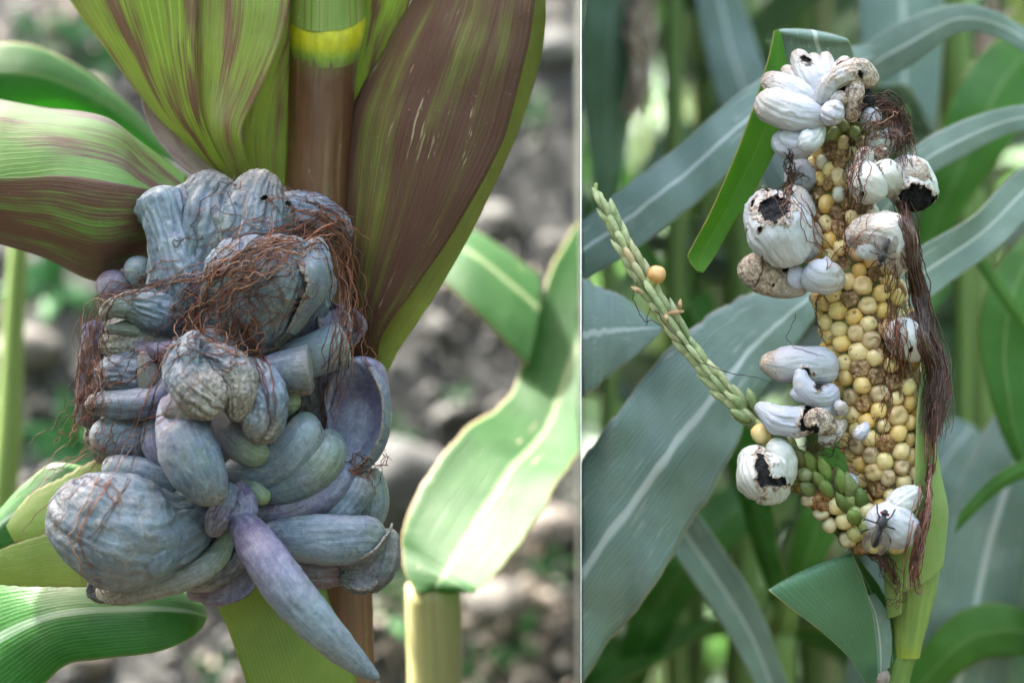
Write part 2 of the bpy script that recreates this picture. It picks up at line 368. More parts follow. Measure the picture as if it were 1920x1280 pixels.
M['shank'] = stalk_mat('pale_green_shank', [(0, (.20, .30, .10)), (.35, (.22, .32, .09)), (.85, (.24, .34, .07)), (1, (.30, .36, .03))], 40)
M['cob'] = simple_mat('green_cob', (.06, .09, .02), (.20, .22, .07), 260, .5, .6, .002, c3=(.16, .10, .05))
M['glume'] = simple_mat('green_glume', (.25, .31, .16), (.42, .46, .30), 240, .45, .4, .0006, c3=(.36, .36, .22), tint=True)
M['tan'] = simple_mat('dry_tan', (.30, .17, .08), (.55, .38, .22), 300, .7, .5, .0008)
M['chaff'] = simple_mat('shrivelled_kernel', (.17, .085, .035), (.48, .32, .17), 380, .3, .8, .0012, tint=True)
M['ground'] = simple_mat('dark_soil', (.035, .028, .02), (.10, .08, .06), 30, .9, .6, .02)
M['bank'] = simple_mat('grey_rubble', (.028, .029, .028), (.060, .061, .059), 38, .9, .8, .012, c3=(.05, .053, .046))
M['stone'] = simple_mat('grey_stone', (.05, .05, .048), (.10, .10, .096), 90, .85, .5, .004, tint=True)
M['litter'] = simple_mat('dry_litter', (.17, .145, .115), (.34, .31, .27), 120, .8, .5, .002, transl=.2)
M['weed'] = simple_mat('weed_leaf', (.04, .16, .05), (.08, .25, .08), 160, .45, .3, .001, transl=.35)
M['sheet'] = simple_mat('grey_sheet', (.045, .055, .045), (.075, .085, .07), 9, .85, .1, .001, c3=(.03, .045, .03))
M['sheet_edge'] = simple_mat('pale_sheet_edge', (.62, .63, .68), (.72, .73, .78), 40, .6, .05, .0005)
M['tassel'] = simple_mat('dry_tassel', (.24, .16, .11), (.46, .36, .28), 140, .7, .4, .001)
M['fly'] = simple_mat('fly_body', (.006, .006, .008), (.05, .05, .055), 1500, .45, .5, .0003, lo=.45, hi=.62)
M['fly_eye'] = simple_mat('fly_eye', (.20, .025, .012), (.30, .05, .025), 2500, .3, .2, .0001)
_m, _nt, _o = mat_new('fly_wing'); _b = NB(_nt)
_p = _b.bsdf(Base_Color=(.16, .13, .11), Roughness=.25, Normal=_b.bump(_b.noise(_b.obj(), 900, 3), .4, .0003)); _p.inputs['Alpha'].default_value = .34
_b.l(_p.outputs[0], _o.inputs[0]); M['fly_wing'] = _m

# ------------------------------------------------------------------ shape builders
def tube(ctrl, nr=70, nc=56, flat=.9, lump=.10, lf=1.3, fold=.04, ff=3.0, crumple=.0, seed=0, cap0=1.0, cap1=1.0, scoop=None, roll=0.0, world=False, colr=None, power=2.0, lobes=None):
    """closed organic tube. ctrl rows: x, y, d(mm), r(px).  colr: list of (r,g,b,crust) along the length"""
    c = np.asarray(ctrl, float)
    if world: C0 = c[:, :3]; R0 = c[:, 3]
    else: C0 = PA(c[:, :3]); R0 = c[:, 3]*S
    fine_t = np.linspace(0, 1, 240)
    X = crom(np.concatenate([C0, R0[:, None]], 1), 240, fine_t)
    seg = np.linalg.norm(np.diff(X[:, :3], axis=0), axis=1); s = np.concatenate([[0], np.cumsum(seg)]); L = s[-1]
    e = np.linspace(0, 1, nr); q = .45*e+.55*(.5-.5*np.cos(np.pi*e)); ss = q*L
    Y = np.stack([np.interp(ss, s, X[:, k]) for k in range(4)], 1)
    tt = np.interp(ss, s, fine_t)
    r = np.maximum(Y[:, 3], 1e-5)
    if cap0 > 0:
        l0 = max(R0[0]*cap0, 1e-5); a = np.clip(ss/l0, 0, 1); r = r*np.sqrt(np.clip(1-(1-a)**2, 0, 1))
    if cap1 > 0:
        l1 = max(R0[-1]*cap1, 1e-5); a = np.clip((L-ss)/l1, 0, 1); r = r*np.sqrt(np.clip(1-(1-a)**2, 0, 1))
    r = np.maximum(r, 2e-5)
    T = np.gradient(Y[:, :3], axis=0); T /= np.linalg.norm(T, axis=1)[:, None]+1e-12
    V = np.array([0, 1.0, 0.02]); Sd = np.cross(T, V); Sd /= np.linalg.norm(Sd, axis=1)[:, None]+1e-9
    N = np.cross(T, Sd)
    th = np.linspace(0, 2*np.pi, nc, endpoint=False)+roll
    ct, st = np.cos(th), np.sin(th)
    if power != 2.0:
        ct = np.sign(ct)*np.abs(ct)**(2/power); st = np.sign(st)*np.abs(st)**(2/power)
    rad = Sd[:, None, :]*ct[None, :, None]+N[:, None, :]*(st*flat)[None, :, None]
    rm = np.mean(R0)
    n3 = np.stack(np.broadcast_arrays(np.cos(th)[None, :]*ff/3, np.sin(th)[None, :]*ff/3, (ss/rm)[:, None]*.13), -1)+seed*7.31
    P0 = Y[:, None, :3]+rad*r[:, None, None]
    k = np.ones((nr, nc))
    if lump: k = k+lump*fbm(P0/rm*lf*.55+seed*3.7, 2)
    if fold:
        wq = n3*1.5+.28*fbm(P0/rm*1.1+seed, 2)[..., None]
        f1 = fbm(wq, 3); k = k+fold*(1-2*np.abs(f1)*1.6)
        f3 = fbm(wq*np.array([2.6, 2.6, 1.5])+9, 2); k = k+fold*.42*(1-3*np.abs(f3))
    if lobes:
        k = k+lobes[1]*(np.abs(np.cos(th*lobes[0]/2+lobes[2]))[None, :]-.5)
    if crumple:
        f2 = fbm(P0/rm*2.6+seed*1.9, 4); k = k+crumple*(1-2.4*np.abs(f2))
    Vt = Y[:, None, :3]+rad*(r[:, None]*k)[..., None]
    if scoop:   # hollow the side that faces outwards: (depth fraction, rim)
        fr = np.clip(st, 0, 1)[None, :]*np.sin(np.pi*np.clip(tt, 0, 1))[:, None]
        amt = scoop*sstep(.25, .95, fr)
        Vt = Vt-(N[:, None, :]*(st*flat)[None, :, None])*(r[:, None]*amt)[..., None]
    F, uv = grid_faces(nr, nc, True)
    colv = None
    if colr is not None:
        cc = np.asarray(colr, float)
        if len(cc) == 1: cc = np.repeat(cc, 2, 0)
        cv = np.stack([np.interp(tt, np.linspace(0, 1, len(cc)), cc[:, k2]) for k2 in range(4)], 1)
        colv = np.repeat(cv[:, None, :], nc, 1).reshape(-1, 4)
    return Vt.reshape(-1, 3), F, uv.reshape(-1, 2), colv

def ribbon(A, B, bulge=0, fold=0, ripple=0, rk=5, na=60, nc=15, seed=0, wig=0.0, ragged=0.0):
    """leaf between two edges (world control points)"""
    A = np.asarray(A, float); B = np.asarray(B, float)
    Ai = crom(A, na); Bi = crom(B, na)
    if ragged:
        t = np.linspace(0, 40, na); q = np.stack([t, t*0+seed, t*0], 1)
        wv = (Bi-Ai); Ai = Ai+wv*(ragged*perlin(q*.9))[:, None]; Bi = Bi-wv*(ragged*perlin(q*.8+9))[:, None]
    u = np.linspace(0, 1, nc)
    Cc = (Ai+Bi)/2; T = np.gradient(Cc, axis=0); Wd = Bi-Ai
    N = np.cross(Wd, T); N /= np.linalg.norm(N, axis=1)[:, None]+1e-9
    # keep a consistent side: towards the camera where the leaf starts broad
    k0 = np.argmax(np.abs(N[:, 1])); sgn = -np.sign(N[k0, 1]) or 1
    N = N*sgn
    W = np.linalg.norm(Wd, axis=1)
    bl = np.asarray(bulge, float)
    bl = np.interp(np.linspace(0, 1, na), np.linspace(0, 1, bl.size), bl) if bl.ndim else np.full(na, float(bl))
    off = bl[:, None]*4*(u*(1-u))[None, :]+fold*(1-np.abs(2*u-1))[None, :]**.8
    if ripple:
        t = np.linspace(0, 1, na)
        off = off+ripple*np.sin(2*np.pi*rk*t+seed)[:, None]*((np.abs(2*u-1)**2)*(u > .5))[None, :]+ripple*np.sin(2*np.pi*rk*.83*t+seed*2+1)[:, None]*((np.abs(2*u-1)**2)*(u <= .5))[None, :]
    Pt = Ai[:, None, :]+Wd[:, None, :]*u[None, :, None]+N[:, None, :]*(off*W[:, None])[..., None]
    if wig: Pt = Pt+N[:, None, :]*(wig*fbm(Pt*28+seed, 2))[..., None]
    F, uv = grid_faces(na, nc, False)
    return Pt.reshape(-1, 3), F, uv.reshape(-1, 2)
def leaf(name, rows, mat, parent, clip=0, thick=.0005, label=None, **k):
    r = np.asarray(rows, float)
    e, e0 = r[-1], r[-2]; cx, cy = (e[0]+e[3])/2, (e[1]+e[4])/2; wd = math.hypot(e[3]-e[0], e[4]-e[1])
    if wd > 24 and (cx < -20 or cx > 1940 or cy < -20 or cy > 1300):      # blades end in a point
        ext = []
        for g, ww in ((.55, .62), (1.0, .30), (1.35, .02)):
            m = (e[:3]+e[3:6])/2+((e[:3]+e[3:6])/2-(e0[:3]+e0[3:6])/2)*g; h = (e[3:6]-e[:3])/2*ww
            ext.append(np.concatenate([m-h, m+h]))
        r = np.vstack([r, ext])
        if isinstance(k.get('bulge'), (list, tuple)): k['bulge'] = list(k['bulge'])+[.04]*3
    V, F, uv = ribbon(PA(r[:, :3]), PA(r[:, 3:6]), **k)
    o = part(name, V, F, M[mat] if isinstance(mat, str) else mat, parent, uv, clip=clip, thick=thick)
    if label: o['label'] = label
    return o
def stalk(name, ctrl, mat, parent, clip=0, nr=60, nc=36, **k):
    kk = dict(flat=1, lump=.02, fold=.015, ff=5, cap0=0, cap1=0); kk.update(k)
    sh = kk.pop('shear', None); V, F, uv, _ = tube(ctrl, nr=nr, nc=nc, **kk)
    if sh: V[:, 2] += .55*(V[:, 1]-sh)
    return part(name, V, F, M[mat], parent, uv, clip=clip)
def strands(paths, rad, sides=4):
    """list of world polylines -> one thin-tube mesh"""
    Vs, Fs, off = [], [], 0; tone = np.random.RandomState(len(paths)).rand(len(paths)); Cs = []
    for i, p in enumerate(paths):
        n = len(p); T = np.gradient(p, axis=0); T /= np.linalg.norm(T, axis=1)[:, None]+1e-12
        a = np.cross(T, np.array([.1, 1, .05])); a /= np.linalg.norm(a, axis=1)[:, None]+1e-9; b = np.cross(T, a)
        rr = (rad[i] if hasattr(rad, '__len__') else rad)*np.interp(np.linspace(0, 1, n), [0, .1, .8, 1], [.8, 1, .9, .35])
        th = np.linspace(0, 2*np.pi, sides, endpoint=False)
        V = p[:, None, :]+(a[:, None, :]*np.cos(th)[None, :, None]+b[:, None, :]*np.sin(th)[None, :, None])*rr[:, None, None]
        F, _ = grid_faces(n, sides, True)
        Vs.append(V.reshape(-1, 3)); Fs.append(F+off); off += n*sides; Cs.append(np.full((n*sides, 4), tone[i]))
    strands.col = np.concatenate(Cs)
    return np.concatenate(Vs), np.concatenate(Fs)
CAMO = Vector((0, -D, CZ))
def drape(bvh, x, y, d_default, lift=.9, smooth=9):
    """depth for a strand so that it lies over the surface seen at x, y"""
    n = len(x); d = np.full(n, np.nan)
    for i in range(n):
        q = P(x[i], y[i], 0); dr = (Vector(q)-CAMO).normalized()
        h = bvh.ray_cast(CAMO, dr, 3.0)
        if h[0] is not None: d[i] = h[0].y*1000
    dd = np.where(np.isnan(d), d_default, d-lift)
    k = np.ones(smooth)/smooth; pad = np.pad(dd, smooth//2, mode='edge'); sm = np.convolve(pad, k, 'valid')
    return np.minimum(sm, np.where(np.isnan(d), 1e9, d-lift*.6))
#END_HELPERS

# ================================================================== THE SETTING
def big_sheet():
    n = 40; g = np.linspace(-1, 1, n); g = np.sign(g)*np.abs(g)**2.2*90
    X, Y = np.meshgrid(g, g, indexing='ij')
    V = np.stack([X, Y, .02*fbm(np.stack([X, Y, X*0], -1)*2.1, 2)], -1).reshape(-1, 3)
    F, uv = grid_faces(n, n, False)
    o = part('ground', V, F[:, ::-1], M['ground'], None, uv.reshape(-1, 2)); o['kind'] = 'structure'
big_sheet()
def bank_y(x, z):
    return .84+.55*np.maximum(z-CZ+.25, -.8)+.10*np.maximum(z-CZ-.3, 0)
def make_bank():
    nx, nz = 150, 130
    x = np.linspace(-2.6, -.0012, nx); z = np.linspace(.35, 2.5, nz)
    X, Z = np.meshgrid(x, z, indexing='ij'); Y = bank_y(X, Z)
    q = np.stack([X, Y, Z], -1)
    h = .030*fbm(q*7, 4)+.014*fbm(q*24+3, 3)
    V = np.stack([X, Y-h, Z+h*.5], -1)
    V[:, 0, 2] = -.3; V[:, 0, 1] -= 0.0
    F, uv = grid_faces(nx, nz, False)
    V = V.reshape(-1, 3)
    o = part('bank', V, F, M['bank'], None, uv.reshape(-1, 2)); o['kind'] = 'structure'
    return V, F
bankV, bankF = make_bank()
bank_bvh = BVHTree.FromPolygons([Vector(v) for v in bankV], [tuple(f) for f in bankF.tolist()])
def on_bank(x, y):
    h = bank_bvh.ray_cast(CAMO, (Vector(P(x, y, 0))-CAMO).normalized(), 6)
    return h[0], h[1]
# loose rubble on the bank: nobody could count it
def rubble():
    rng = np.random.RandomState(3)
    bm = bmesh.new(); bmesh.ops.create_icosphere(bm, subdivisions=1, radius=1)
    bv = np.array([v.co[:] for v in bm.verts]); bf = np.array([[v.index for v in f.verts] for f in bm.faces]); bm.free()
    Vs, Fs, off = [], [], 0
    for i in range(3600):
        x = -rng.uniform(.012, 1.0); z = CZ+rng.uniform(-.42, .5); r = .003+.009*rng.rand()**4
        s = r*(1+.45*rng.normal(size=3)).clip(.5, 1.7); s[2] *= .8
        v = bv*s*(1+.22*rng.normal(size=(len(bv), 1)))
        q = Quaternion(rng.normal(size=4)); q.normalize(); v = v@np.array(q.to_matrix()).T
        c = np.array([x, bank_y(x, z)-.012-r*.3, z])
        Vs.append(v+c); Fs.append(bf+off); off += len(bv)
    o = part('rubble', np.concatenate(Vs), np.concatenate(Fs), M['stone'], None, smooth=False)
    tag(o, 'loose grey gravel and rubble lying all over the bank', 'gravel', kind='stuff')
    Vs, Fs, off = [], [], 0
    for i in range(420):
        if rng.rand() < .55: px, py = rng.normal(900, 170), rng.normal(1190, 80)
        elif rng.rand() < .5: px, py = rng.normal(160, 90), rng.normal(80, 50)
        else: px, py = rng.uniform(-60, 1080), rng.uniform(420, 1300)
        if px > 1075: continue
        h, nn = on_bank(px, py)
        if h is None: continue
        L = .008+.016*rng.rand(); wd = L*.22
        t = np.linspace(-1, 1, 6); a = np.stack([t*L, -wd*(1-t*t), .3*L*t*t], 1); b2 = np.stack([t*L, wd*(1-t*t), .3*L*t*t+wd*.3], 1)
        v = np.stack([a, b2], 1).reshape(-1, 3)
        q = Quaternion(rng.normal(size=4)); q.normalize(); v = v@np.array(q.to_matrix()).T
        F, _ = grid_faces(6, 2, False)
        Vs.append(v+np.array(h)+np.array([0, -.012, .008])); Fs.append(F+off); off += 12
    V = np.concatenate(Vs); V[:, 0] = np.minimum(V[:, 0], -.001)
    o = part('leaf_litter', V, np.concatenate(Fs), M['litter'], None)
    tag(o, 'dry straw coloured leaf litter scattered over the grey bank', 'leaf litter', kind='stuff')
rubble()
def stone(px, py, r, tint, label, seed):
    h, nn = on_bank(px, py); c = np.array(h)+np.array([0, -r*.45, 0])
    th = np.linspace(0, np.pi, 18); ph = np.linspace(0, 2*np.pi, 26, endpoint=False)
    d = np.stack([np.sin(th)[:, None]*np.cos(ph), np.sin(th)[:, None]*np.sin(ph), np.cos(th)[:, None]*np.ones(26)], -1)
    k = 1+.30*fbm(d*1.2+seed*5.1, 3)
    V = d*(r*k)[..., None]*np.array([1.25, .9, .8])+c
    F, uv = grid_faces(18, 26, True)
    o = part('stone', V.reshape(-1, 3), F, M['stone']); o.color = (*tint, 1)
    tag(o, label, 'stone', 'stones lying on the grey bank')
stone(742, 912, .050, (.85, .88, .92), 'large pale stone on the bank beside the lower right galls', 1)
stone(1035, 95, .024, (1.5, 1.55, 1.6), 'pale stone high on the bank right of the brown husk', 2)
stone(925, 415, .020, (1.2, 1.2, 1.2), 'grey stone on the bank just below the brown husk edge', 3)
stone(930, 1130, .026, (1.7, 1.6, 1.5), 'pale stone low on the bank right of the yellow sheath', 4)
stone(165, 1240, .018, (1.9, 1.6, 1.4), 'small pinkish stone under the dark green leaf', 5)
stone(1020, 990, .024, (1.8, 1.6, 1.5), 'pinkish pale stone under the sunlit leaf by the divider', 6)
stone(60, 655, .024, (1.5, 1.4, 1.3), 'pale stone left of the hanging brown silk', 7)
stone(700, 1010, .020, (1.1, 1.1, 1.15), 'grey stone behind the curled right galls', 8)
def weed(px, py, r, n, label, seed, mat='weed'):
    rng = np.random.RandomState(seed); h, nn = on_bank(px, py)
    base = np.array(h)+np.array([0, -.006, 0])
    t = thing('weed', label, 'weed', base, 'weeds growing on the grey bank')
    Vs = []
    for i in range(n):
        az = 2*np.pi*i/n+rng.uniform(-.4, .4); el = rng.uniform(.15, .9); L = r*rng.uniform(.7, 1.2); wd = L*rng.uniform(.28, .42)
        dirv = np.array([math.cos(az)*math.cos(el), -abs(math.sin(el))*.8-.2, math.sin(az)*math.cos(el)+.15]); dirv /= np.linalg.norm(dirv)
        sd2 = np.cross(dirv, [0, -1, .1]); sd2 /= np.linalg.norm(sd2); up = np.cross(sd2, dirv)
        s = np.linspace(0, 1, 5); cl = base+dirv*(s*L)[:, None]-up*(L*.25*s*s)[:, None]
        wv = wd*np.array([.12, .8, 1, .7, .03])
        V, F, uv = ribbon(cl-sd2*wv[:, None]/2, cl+sd2*wv[:, None]/2, bulge=.08, na=14, nc=7, seed=i)
        part('leaf', V, F, M[mat], t, uv, thick=.0004)
weed(992, 225, .040, 5, 'blurred teal green weed on the bank right of the brown husk', 1)
weed(730, 822, .030, 6, 'small green weed beside the hollow grey gall', 2)
weed(1040, 1058, .026, 6, 'small weed low on the bank close to the divider', 3)
weed(735, 1140, .032, 6, 'low green weed left of the pale yellow sheath', 4)
weed(960, 1210, .036, 7, 'green weed at the bottom right of the yellow sheath', 5)
weed(905, 1255, .030, 6, 'lowest green weed on the bank at the yellow sheath', 6)
weed(110, 545, .050, 7, 'bright green weed under the maroon ear husk', 7)
weed(150, 840, .055, 7, 'green weed behind the left drooping silk', 8)
weed(60, 95, .050, 6, 'sunlit pale weed in the upper left corner', 9)
weed(175, 120, .050, 7, 'sunlit weed above the arched green leaf', 10)
weed(420, 1255, .030, 5, 'weed at the bottom edge left of the olive sheath', 11)
weed(860, 745, .018, 5, 'tiny weed on the bank beside the long sunlit leaf', 12)

# added sheet standing in for the seam; its height also shades the right plot
def sheet():
    t = thing('added_seam_sheet', 'added thin grey sheet, edge-on at the seam of the two maize plots and shading the right one, pale front edge', 'divider', (0, .6, 0))
    def bx(x0, x1, y0, y1, z0, z1):
        V = np.array([[x, y, z] for x in (x0, x1) for y in (y0, y1) for z in (z0, z1)])
        return V, np.array([[0, 1, 3, 2], [4, 6, 7, 5], [0, 4, 5, 1], [2, 3, 7, 6], [0, 2, 6, 4], [1, 5, 7, 3]])
    V, F = bx(-.00014, .00014, .0035, 1.5, -.02, 1.74); part('panel', V, F, M['sheet'], t, smooth=False)
    V, F = bx(-.00021, .00021, .0, .0034, -.02, 1.742); part('edge_strip', V, F, M['sheet_edge'], t, smooth=False)
sheet()

# ================================================================== LEFT PLANT
LP = thing('maize_plant', 'reddish maize plant with a large blue-grey smut gall bursting from its stalk', 'maize plant', P(640, 640, 38)*np.array([1, 1, 0]))
stalk('stalk', [(612, 58, 36, 70), (606, 98, 36, 66), (600, 230, 37, 62), (596, 400, 38, 60), (610, 700, 40, 56), (645, 1050, 40, 50), (655, 1300, 42, 48)], 'stalk_l', LP, nr=120, nc=64, shear=.037, fold=.03, ff=9)
stalk('stalk', [(655, 1296, 42, 48), (660, 2400, 45, 52), (665, 4640, 45, 60)], 'stalk_g', LP)
stalk('node', [(612, 22, 36, 73), (612, 40, 36, 74.5), (610, 66, 36, 72), (607, 98, 36, 66.6)], 'stalk_ring', LP, nr=24, nc=64, shear=.037)
stalk('leaf_sheath', [(612, -620, 40, 66), (612, -200, 37, 72), (612, -40, 36, 73), (612, 26, 36, 75)], 'stalk_top', LP, nr=60, nc=64, shear=.037)
H = lambda *a, **k: leaf('husk_leaf', *a, **k)
# upper husks flaring up from behind the gall
H([(440, 345, 34, 470, 350, 30), (385, 300, 36, 430, 320, 22), (330, 255, 38, 398, 262, 16), (270, 190, 42, 374, 195, 12), (200, 95, 46, 367, 95, 10), (130, 0, 50, 370, 0, 10), (60, -120, 54, 372, -150, 12), (30, -420, 60, 300, -430, 20)], 'husk', LP, bulge=.10, na=90, nc=30, seed=1, wig=.0012, label='green husk with maroon blotches at the top left')
H([(440, 350, 26, 478, 350, 20), (412, 292, 24, 462, 300, 8), (384, 232, 20, 452, 240, 2), (370, 150, 17, 492, 160, 2), (366, 60, 15, 532, 62, 4), (366, -60, 15, 545, -60, 8), (380, -400, 20, 540, -400, 20)], 'husk_stripe', LP, bulge=.12, na=90, nc=34, seed=2, wig=.0012, label='green husk with thin red veins')
H([(468, 345, 34, 540, 350, 36), (455, 260, 28, 542, 260, 34), (470, 180, 26, 546, 180, 32), (505, 100, 24, 552, 100, 32), (530, 30, 24, 556, 20, 32), (530, -300, 24, 580, -300, 32)], 'husk_stripe', LP, bulge=.10, na=70, nc=22, seed=3)
H([(655, 250, 50, 672, 250, 52), (652, 190, 48, 694, 185, 50), (650, 120, 48, 720, 118, 50), (650, 40, 48, 758, 30, 50), (655, -40, 46, 790, -60, 50), (690, -300, 40, 860, -320, 50)], 'husk', LP, bulge=.12, na=60, nc=22, seed=4)
H([(262, 168, 58, 300, 172, 60), (272, 215, 52, 338, 205, 54), (300, 268, 46, 378, 250, 46), (345, 315, 40, 412, 300, 40), (400, 345, 36, 440, 340, 36)], 'husk_dry', LP, bulge=-.18, na=50, nc=20, seed=5, wig=.0015, label='dry lilac husk folded behind the gall')
H([(298, 178, 42, 318, 190, 40), (340, 205, 38, 372, 222, 36), (365, 240, 36, 392, 262, 32), (395, 285, 34, 425, 318, 30), (420, 330, 32, 445, 345, 30)], 'husk_dry', LP, bulge=.2, na=50, nc=14, seed=6, wig=.001)
H([(240, 128, 60, 262, 122, 62), (252, 150, 58, 285, 150, 60), (270, 172, 56, 310, 176, 58)], 'husk_dry', LP, bulge=.2, na=24, nc=10, seed=7)
# ear pointing out to the left, wrapped in husks
stalk('ear_core', [(345, 430, 30, 30), (270, 400, 34, 92), (150, 358, 40, 122), (0, 315, 50, 128), (-180, 265, 62, 118), (-340, 225, 72, 84), (-440, 200, 78, 40), (-490, 190, 80, 10)], 'husk_maroon', LP, cap0=1, cap1=1)
H([(350, 330, 22, 345, 400, 10), (262, 266, 30, 265, 372, 2), (192, 218, 36, 215, 350, -2), (90, 203, 42, 120, 336, -2), (0, 186, 48, 40, 345, 2), (-120, 160, 60, -60, 350, 10), (-340, 150, 70, -300, 260, 40)], 'husk_ear', LP, bulge=[.02, .10, .13, .14, .14, .12, .05], na=90, nc=30, seed=8, wig=.0012, label='green upper husk of the left ear with dark red patches')
H([(330, 370, 14, 285, 500, 20), (262, 352, -1, 235, 500, 24), (190, 338, -6, 178, 526, 24), (110, 328, -6, 85, 484, 24), (20, 332, -2, 0, 456, 28), (-110, 330, 8, -120, 415, 36), (-320, 270, 40, -320, 330, 50)], 'husk_maroon', LP, bulge=[.05, .13, .15, .15, .14, .12, .05], na=90, nc=32, seed=9, wig=.0012, label='maroon lower husk of the left ear')
# broad brown husk to the right
H([(668, 720, 36, 705, 705, 36), (645, 640, 36, 718, 632, 24), (638, 560, 36, 775, 545, 14), (640, 400, 36, 872, 402, 6), (648, 250, 37, 938, 275, 2), (680, 160, 38, 972, 165, 0), (724, 85, 38, 992, 75, -2), (772, 0, 42, 1004, -10, -2), (830, -140, 46, 1010, -160, 4), (900, -420, 60, 1000, -420, 40)], 'husk_brown', LP, bulge=[.05, .10, .13, .14, .14, .14, .13, .12, .1, .05], na=110, nc=40, seed=10, wig=.0016, label='broad brown and purple husk right of the stalk')
H([(672, 730, 40, 718, 712, 40), (680, 640, 40, 752, 650, 38), (720, 560, 36, 812, 560, 34), (800, 430, 30, 886, 432, 34), (868, 300, 26, 948, 300, 36), (915, 180, 22, 992, 190, 36), (945, 80, 20, 1019, 78, 30), (955, -20, 22, 1021, -20, 26), (950, -200, 30, 1000, -200, 34)], 'husk_rim', LP, bulge=[.05, .1, .12, .12, .12, .12, .1, .1, .1], na=110, nc=26, seed=11, wig=.001, label='olive green outer husk edge')
# lower sheath, pale husk tip and dark leaf
H([(420, 1010, 36, 600, 1010, 36), (396, 1100, 26, 618, 1100, 32), (428, 1180, 20, 642, 1180, 30), (465, 1290, 16, 672, 1290, 30), (500, 1420, 16, 700, 1420, 34), (560, 1800, 24, 700, 1800, 44)], 'sheath', LP, bulge=.12, na=60, nc=26, seed=12, label='smooth olive green leaf sheath under the gall')
H([(260, 850, 24, 240, 1010, 16), (180, 862, 18, 190, 1000, 10), (120, 893, 14, 130, 1010, 6), (55, 928, 12, 70, 1012, 8), (12, 985, 12, 28, 1016, 12)], 'husk_pale', LP, bulge=.10, na=50, nc=20, seed=13, ragged=.03)
H([(260, 985, 20, 260, 1098, 18), (170, 990, 10, 175, 1100, 12), (90, 1000, 6, 95, 1099, 12), (20, 1022, 8, 20, 1097, 14), (-60, 1062, 14, -60, 1085, 18)], 'husk_pale', LP, bulge=.08, na=50, nc=20, seed=14, ragged=.02)
leaf('leaf_blade', [(-260, 1180, 110, -200, 1560, 60), (-90, 1090, 70, -30, 1400, 40), (0, 1074, 52, 70, 1296, 34), (90, 1076, 44, 125, 1246, 26), (180, 1078, 40, 190, 1234, 20), (280, 1086, 40, 290, 1222, 20), (345, 1106, 42, 345, 1202, 26), (378, 1132, 44, 376, 1178, 36), (387, 1152, 46, 387, 1158, 42)], 'leaf_dark', LP, bulge=[.0, .05, .1, .16, .2, .2, .16, .1, .02], na=90, nc=28, seed=15, wig=.001, label='glossy dark green leaf tip below the gall')
leaf('leaf_blade', [(180, 880, 60, 140, 1010, 60), (105, 868, 62, 60, 1010, 60), (55, 900, 64, 0, 1030, 60), (5, 950, 66, -60, 1080, 60), (-60, 1040, 70, -160, 1180, 60)], 'leaf_dark', LP, bulge=.06, na=40, nc=16, seed=16)
# unseen upper leaves of the same plant, added to shade the gall from sun
def arch_leaf(parent, base, az, L, wid, rise, droop, mat, seed, twist=0.0, clip=0, na=34, nc=9):
    base = np.asarray(base, float); s = np.linspace(0, 1, 9); hd = np.array([math.cos(az), math.sin(az), 0])
    cl = base+hd*(L*(s*.95-.18*s**3))[:, None]+np.array([0, 0, 1.0])*(L*(rise*s-droop*s**2.2))[:, None]
    sd2 = np.array([-math.sin(az), math.cos(az), 0]); up = np.array([0, 0, 1.0])
    ang = twist*s; wv = wid*np.array([.45, .85, 1, 1, .95, .82, .62, .36, .02])
    wdir = sd2*np.cos(ang)[:, None]+up*np.sin(ang)[:, None]
    V, F, uv = ribbon(cl-wdir*wv[:, None]/2, cl+wdir*wv[:, None]/2, fold=-.12, ripple=.06, rk=4, na=na, nc=nc, seed=seed)
    return part('leaf_blade', V, F, M[mat], parent, uv, clip=clip, thick=.0005)
top = P(612, -200, 40)
for i, (az, z, L, wd, ri, dr, tw) in enumerate([(2.95, .10, .62, .11, .50, .42, .3), (3.05, .17, .60, .12, .6, .45, .1), (2.9, .22, .6, .12, .6, .5, .2), (3.15, .27, .62, .12, .55, .5, .1), (2.95, .33, .55, .12, .55, .5, -.2), (3.0, .40, .55, .12, .5, .5, .2), (3.25, .44, .5, .11, .5, .5, .1), (3.1, .05, .55, .11, .5, .45, -.2), (3.4, .2, .5, .1, .7, .5, .1)]):
    arch_leaf(LP, top+np.array([0, .004, z]), az, L, wd, ri, dr, 'leaf_green', 30+i, tw, clip=-1)
V, F, uv, _ = tube([(*(top+np.array([0, 0, z])), .016-.003*z) for z in (0, .15, .3, .45, .6)], world=True, flat=1, lump=.02, fold=.01, cap0=0, nr=30, nc=24)
part('stalk', V, F, M['stalk_g'], LP, uv)

# the gall itself
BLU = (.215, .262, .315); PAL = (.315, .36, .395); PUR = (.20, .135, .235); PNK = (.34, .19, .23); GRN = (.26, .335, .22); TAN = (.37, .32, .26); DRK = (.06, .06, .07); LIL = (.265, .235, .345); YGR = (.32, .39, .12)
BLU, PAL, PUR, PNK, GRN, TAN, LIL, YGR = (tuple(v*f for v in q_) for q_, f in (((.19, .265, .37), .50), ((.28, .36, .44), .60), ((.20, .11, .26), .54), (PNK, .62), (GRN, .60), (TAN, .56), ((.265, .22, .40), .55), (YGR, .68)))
V, F, uv, cv = tube([(420, 420, 40, 100), (420, 560, 38, 180), (425, 740, 38, 215), (430, 900, 38, 210), (440, 1020, 38, 140)], nr=70, nc=60, flat=.5, lump=.25, fold=.05, colr=[(*DRK, 0)])  # core coloured dark: shade in the gaps between lobes put into the colour
GALL = part('smut_gall', V, F, M['gall'], LP, uv, cv); GALL['label'] = 'lumpy blue-grey smut gall of many swollen lobes'
gall_V, gall_F, gall_o = [V], [F], [len(V)]
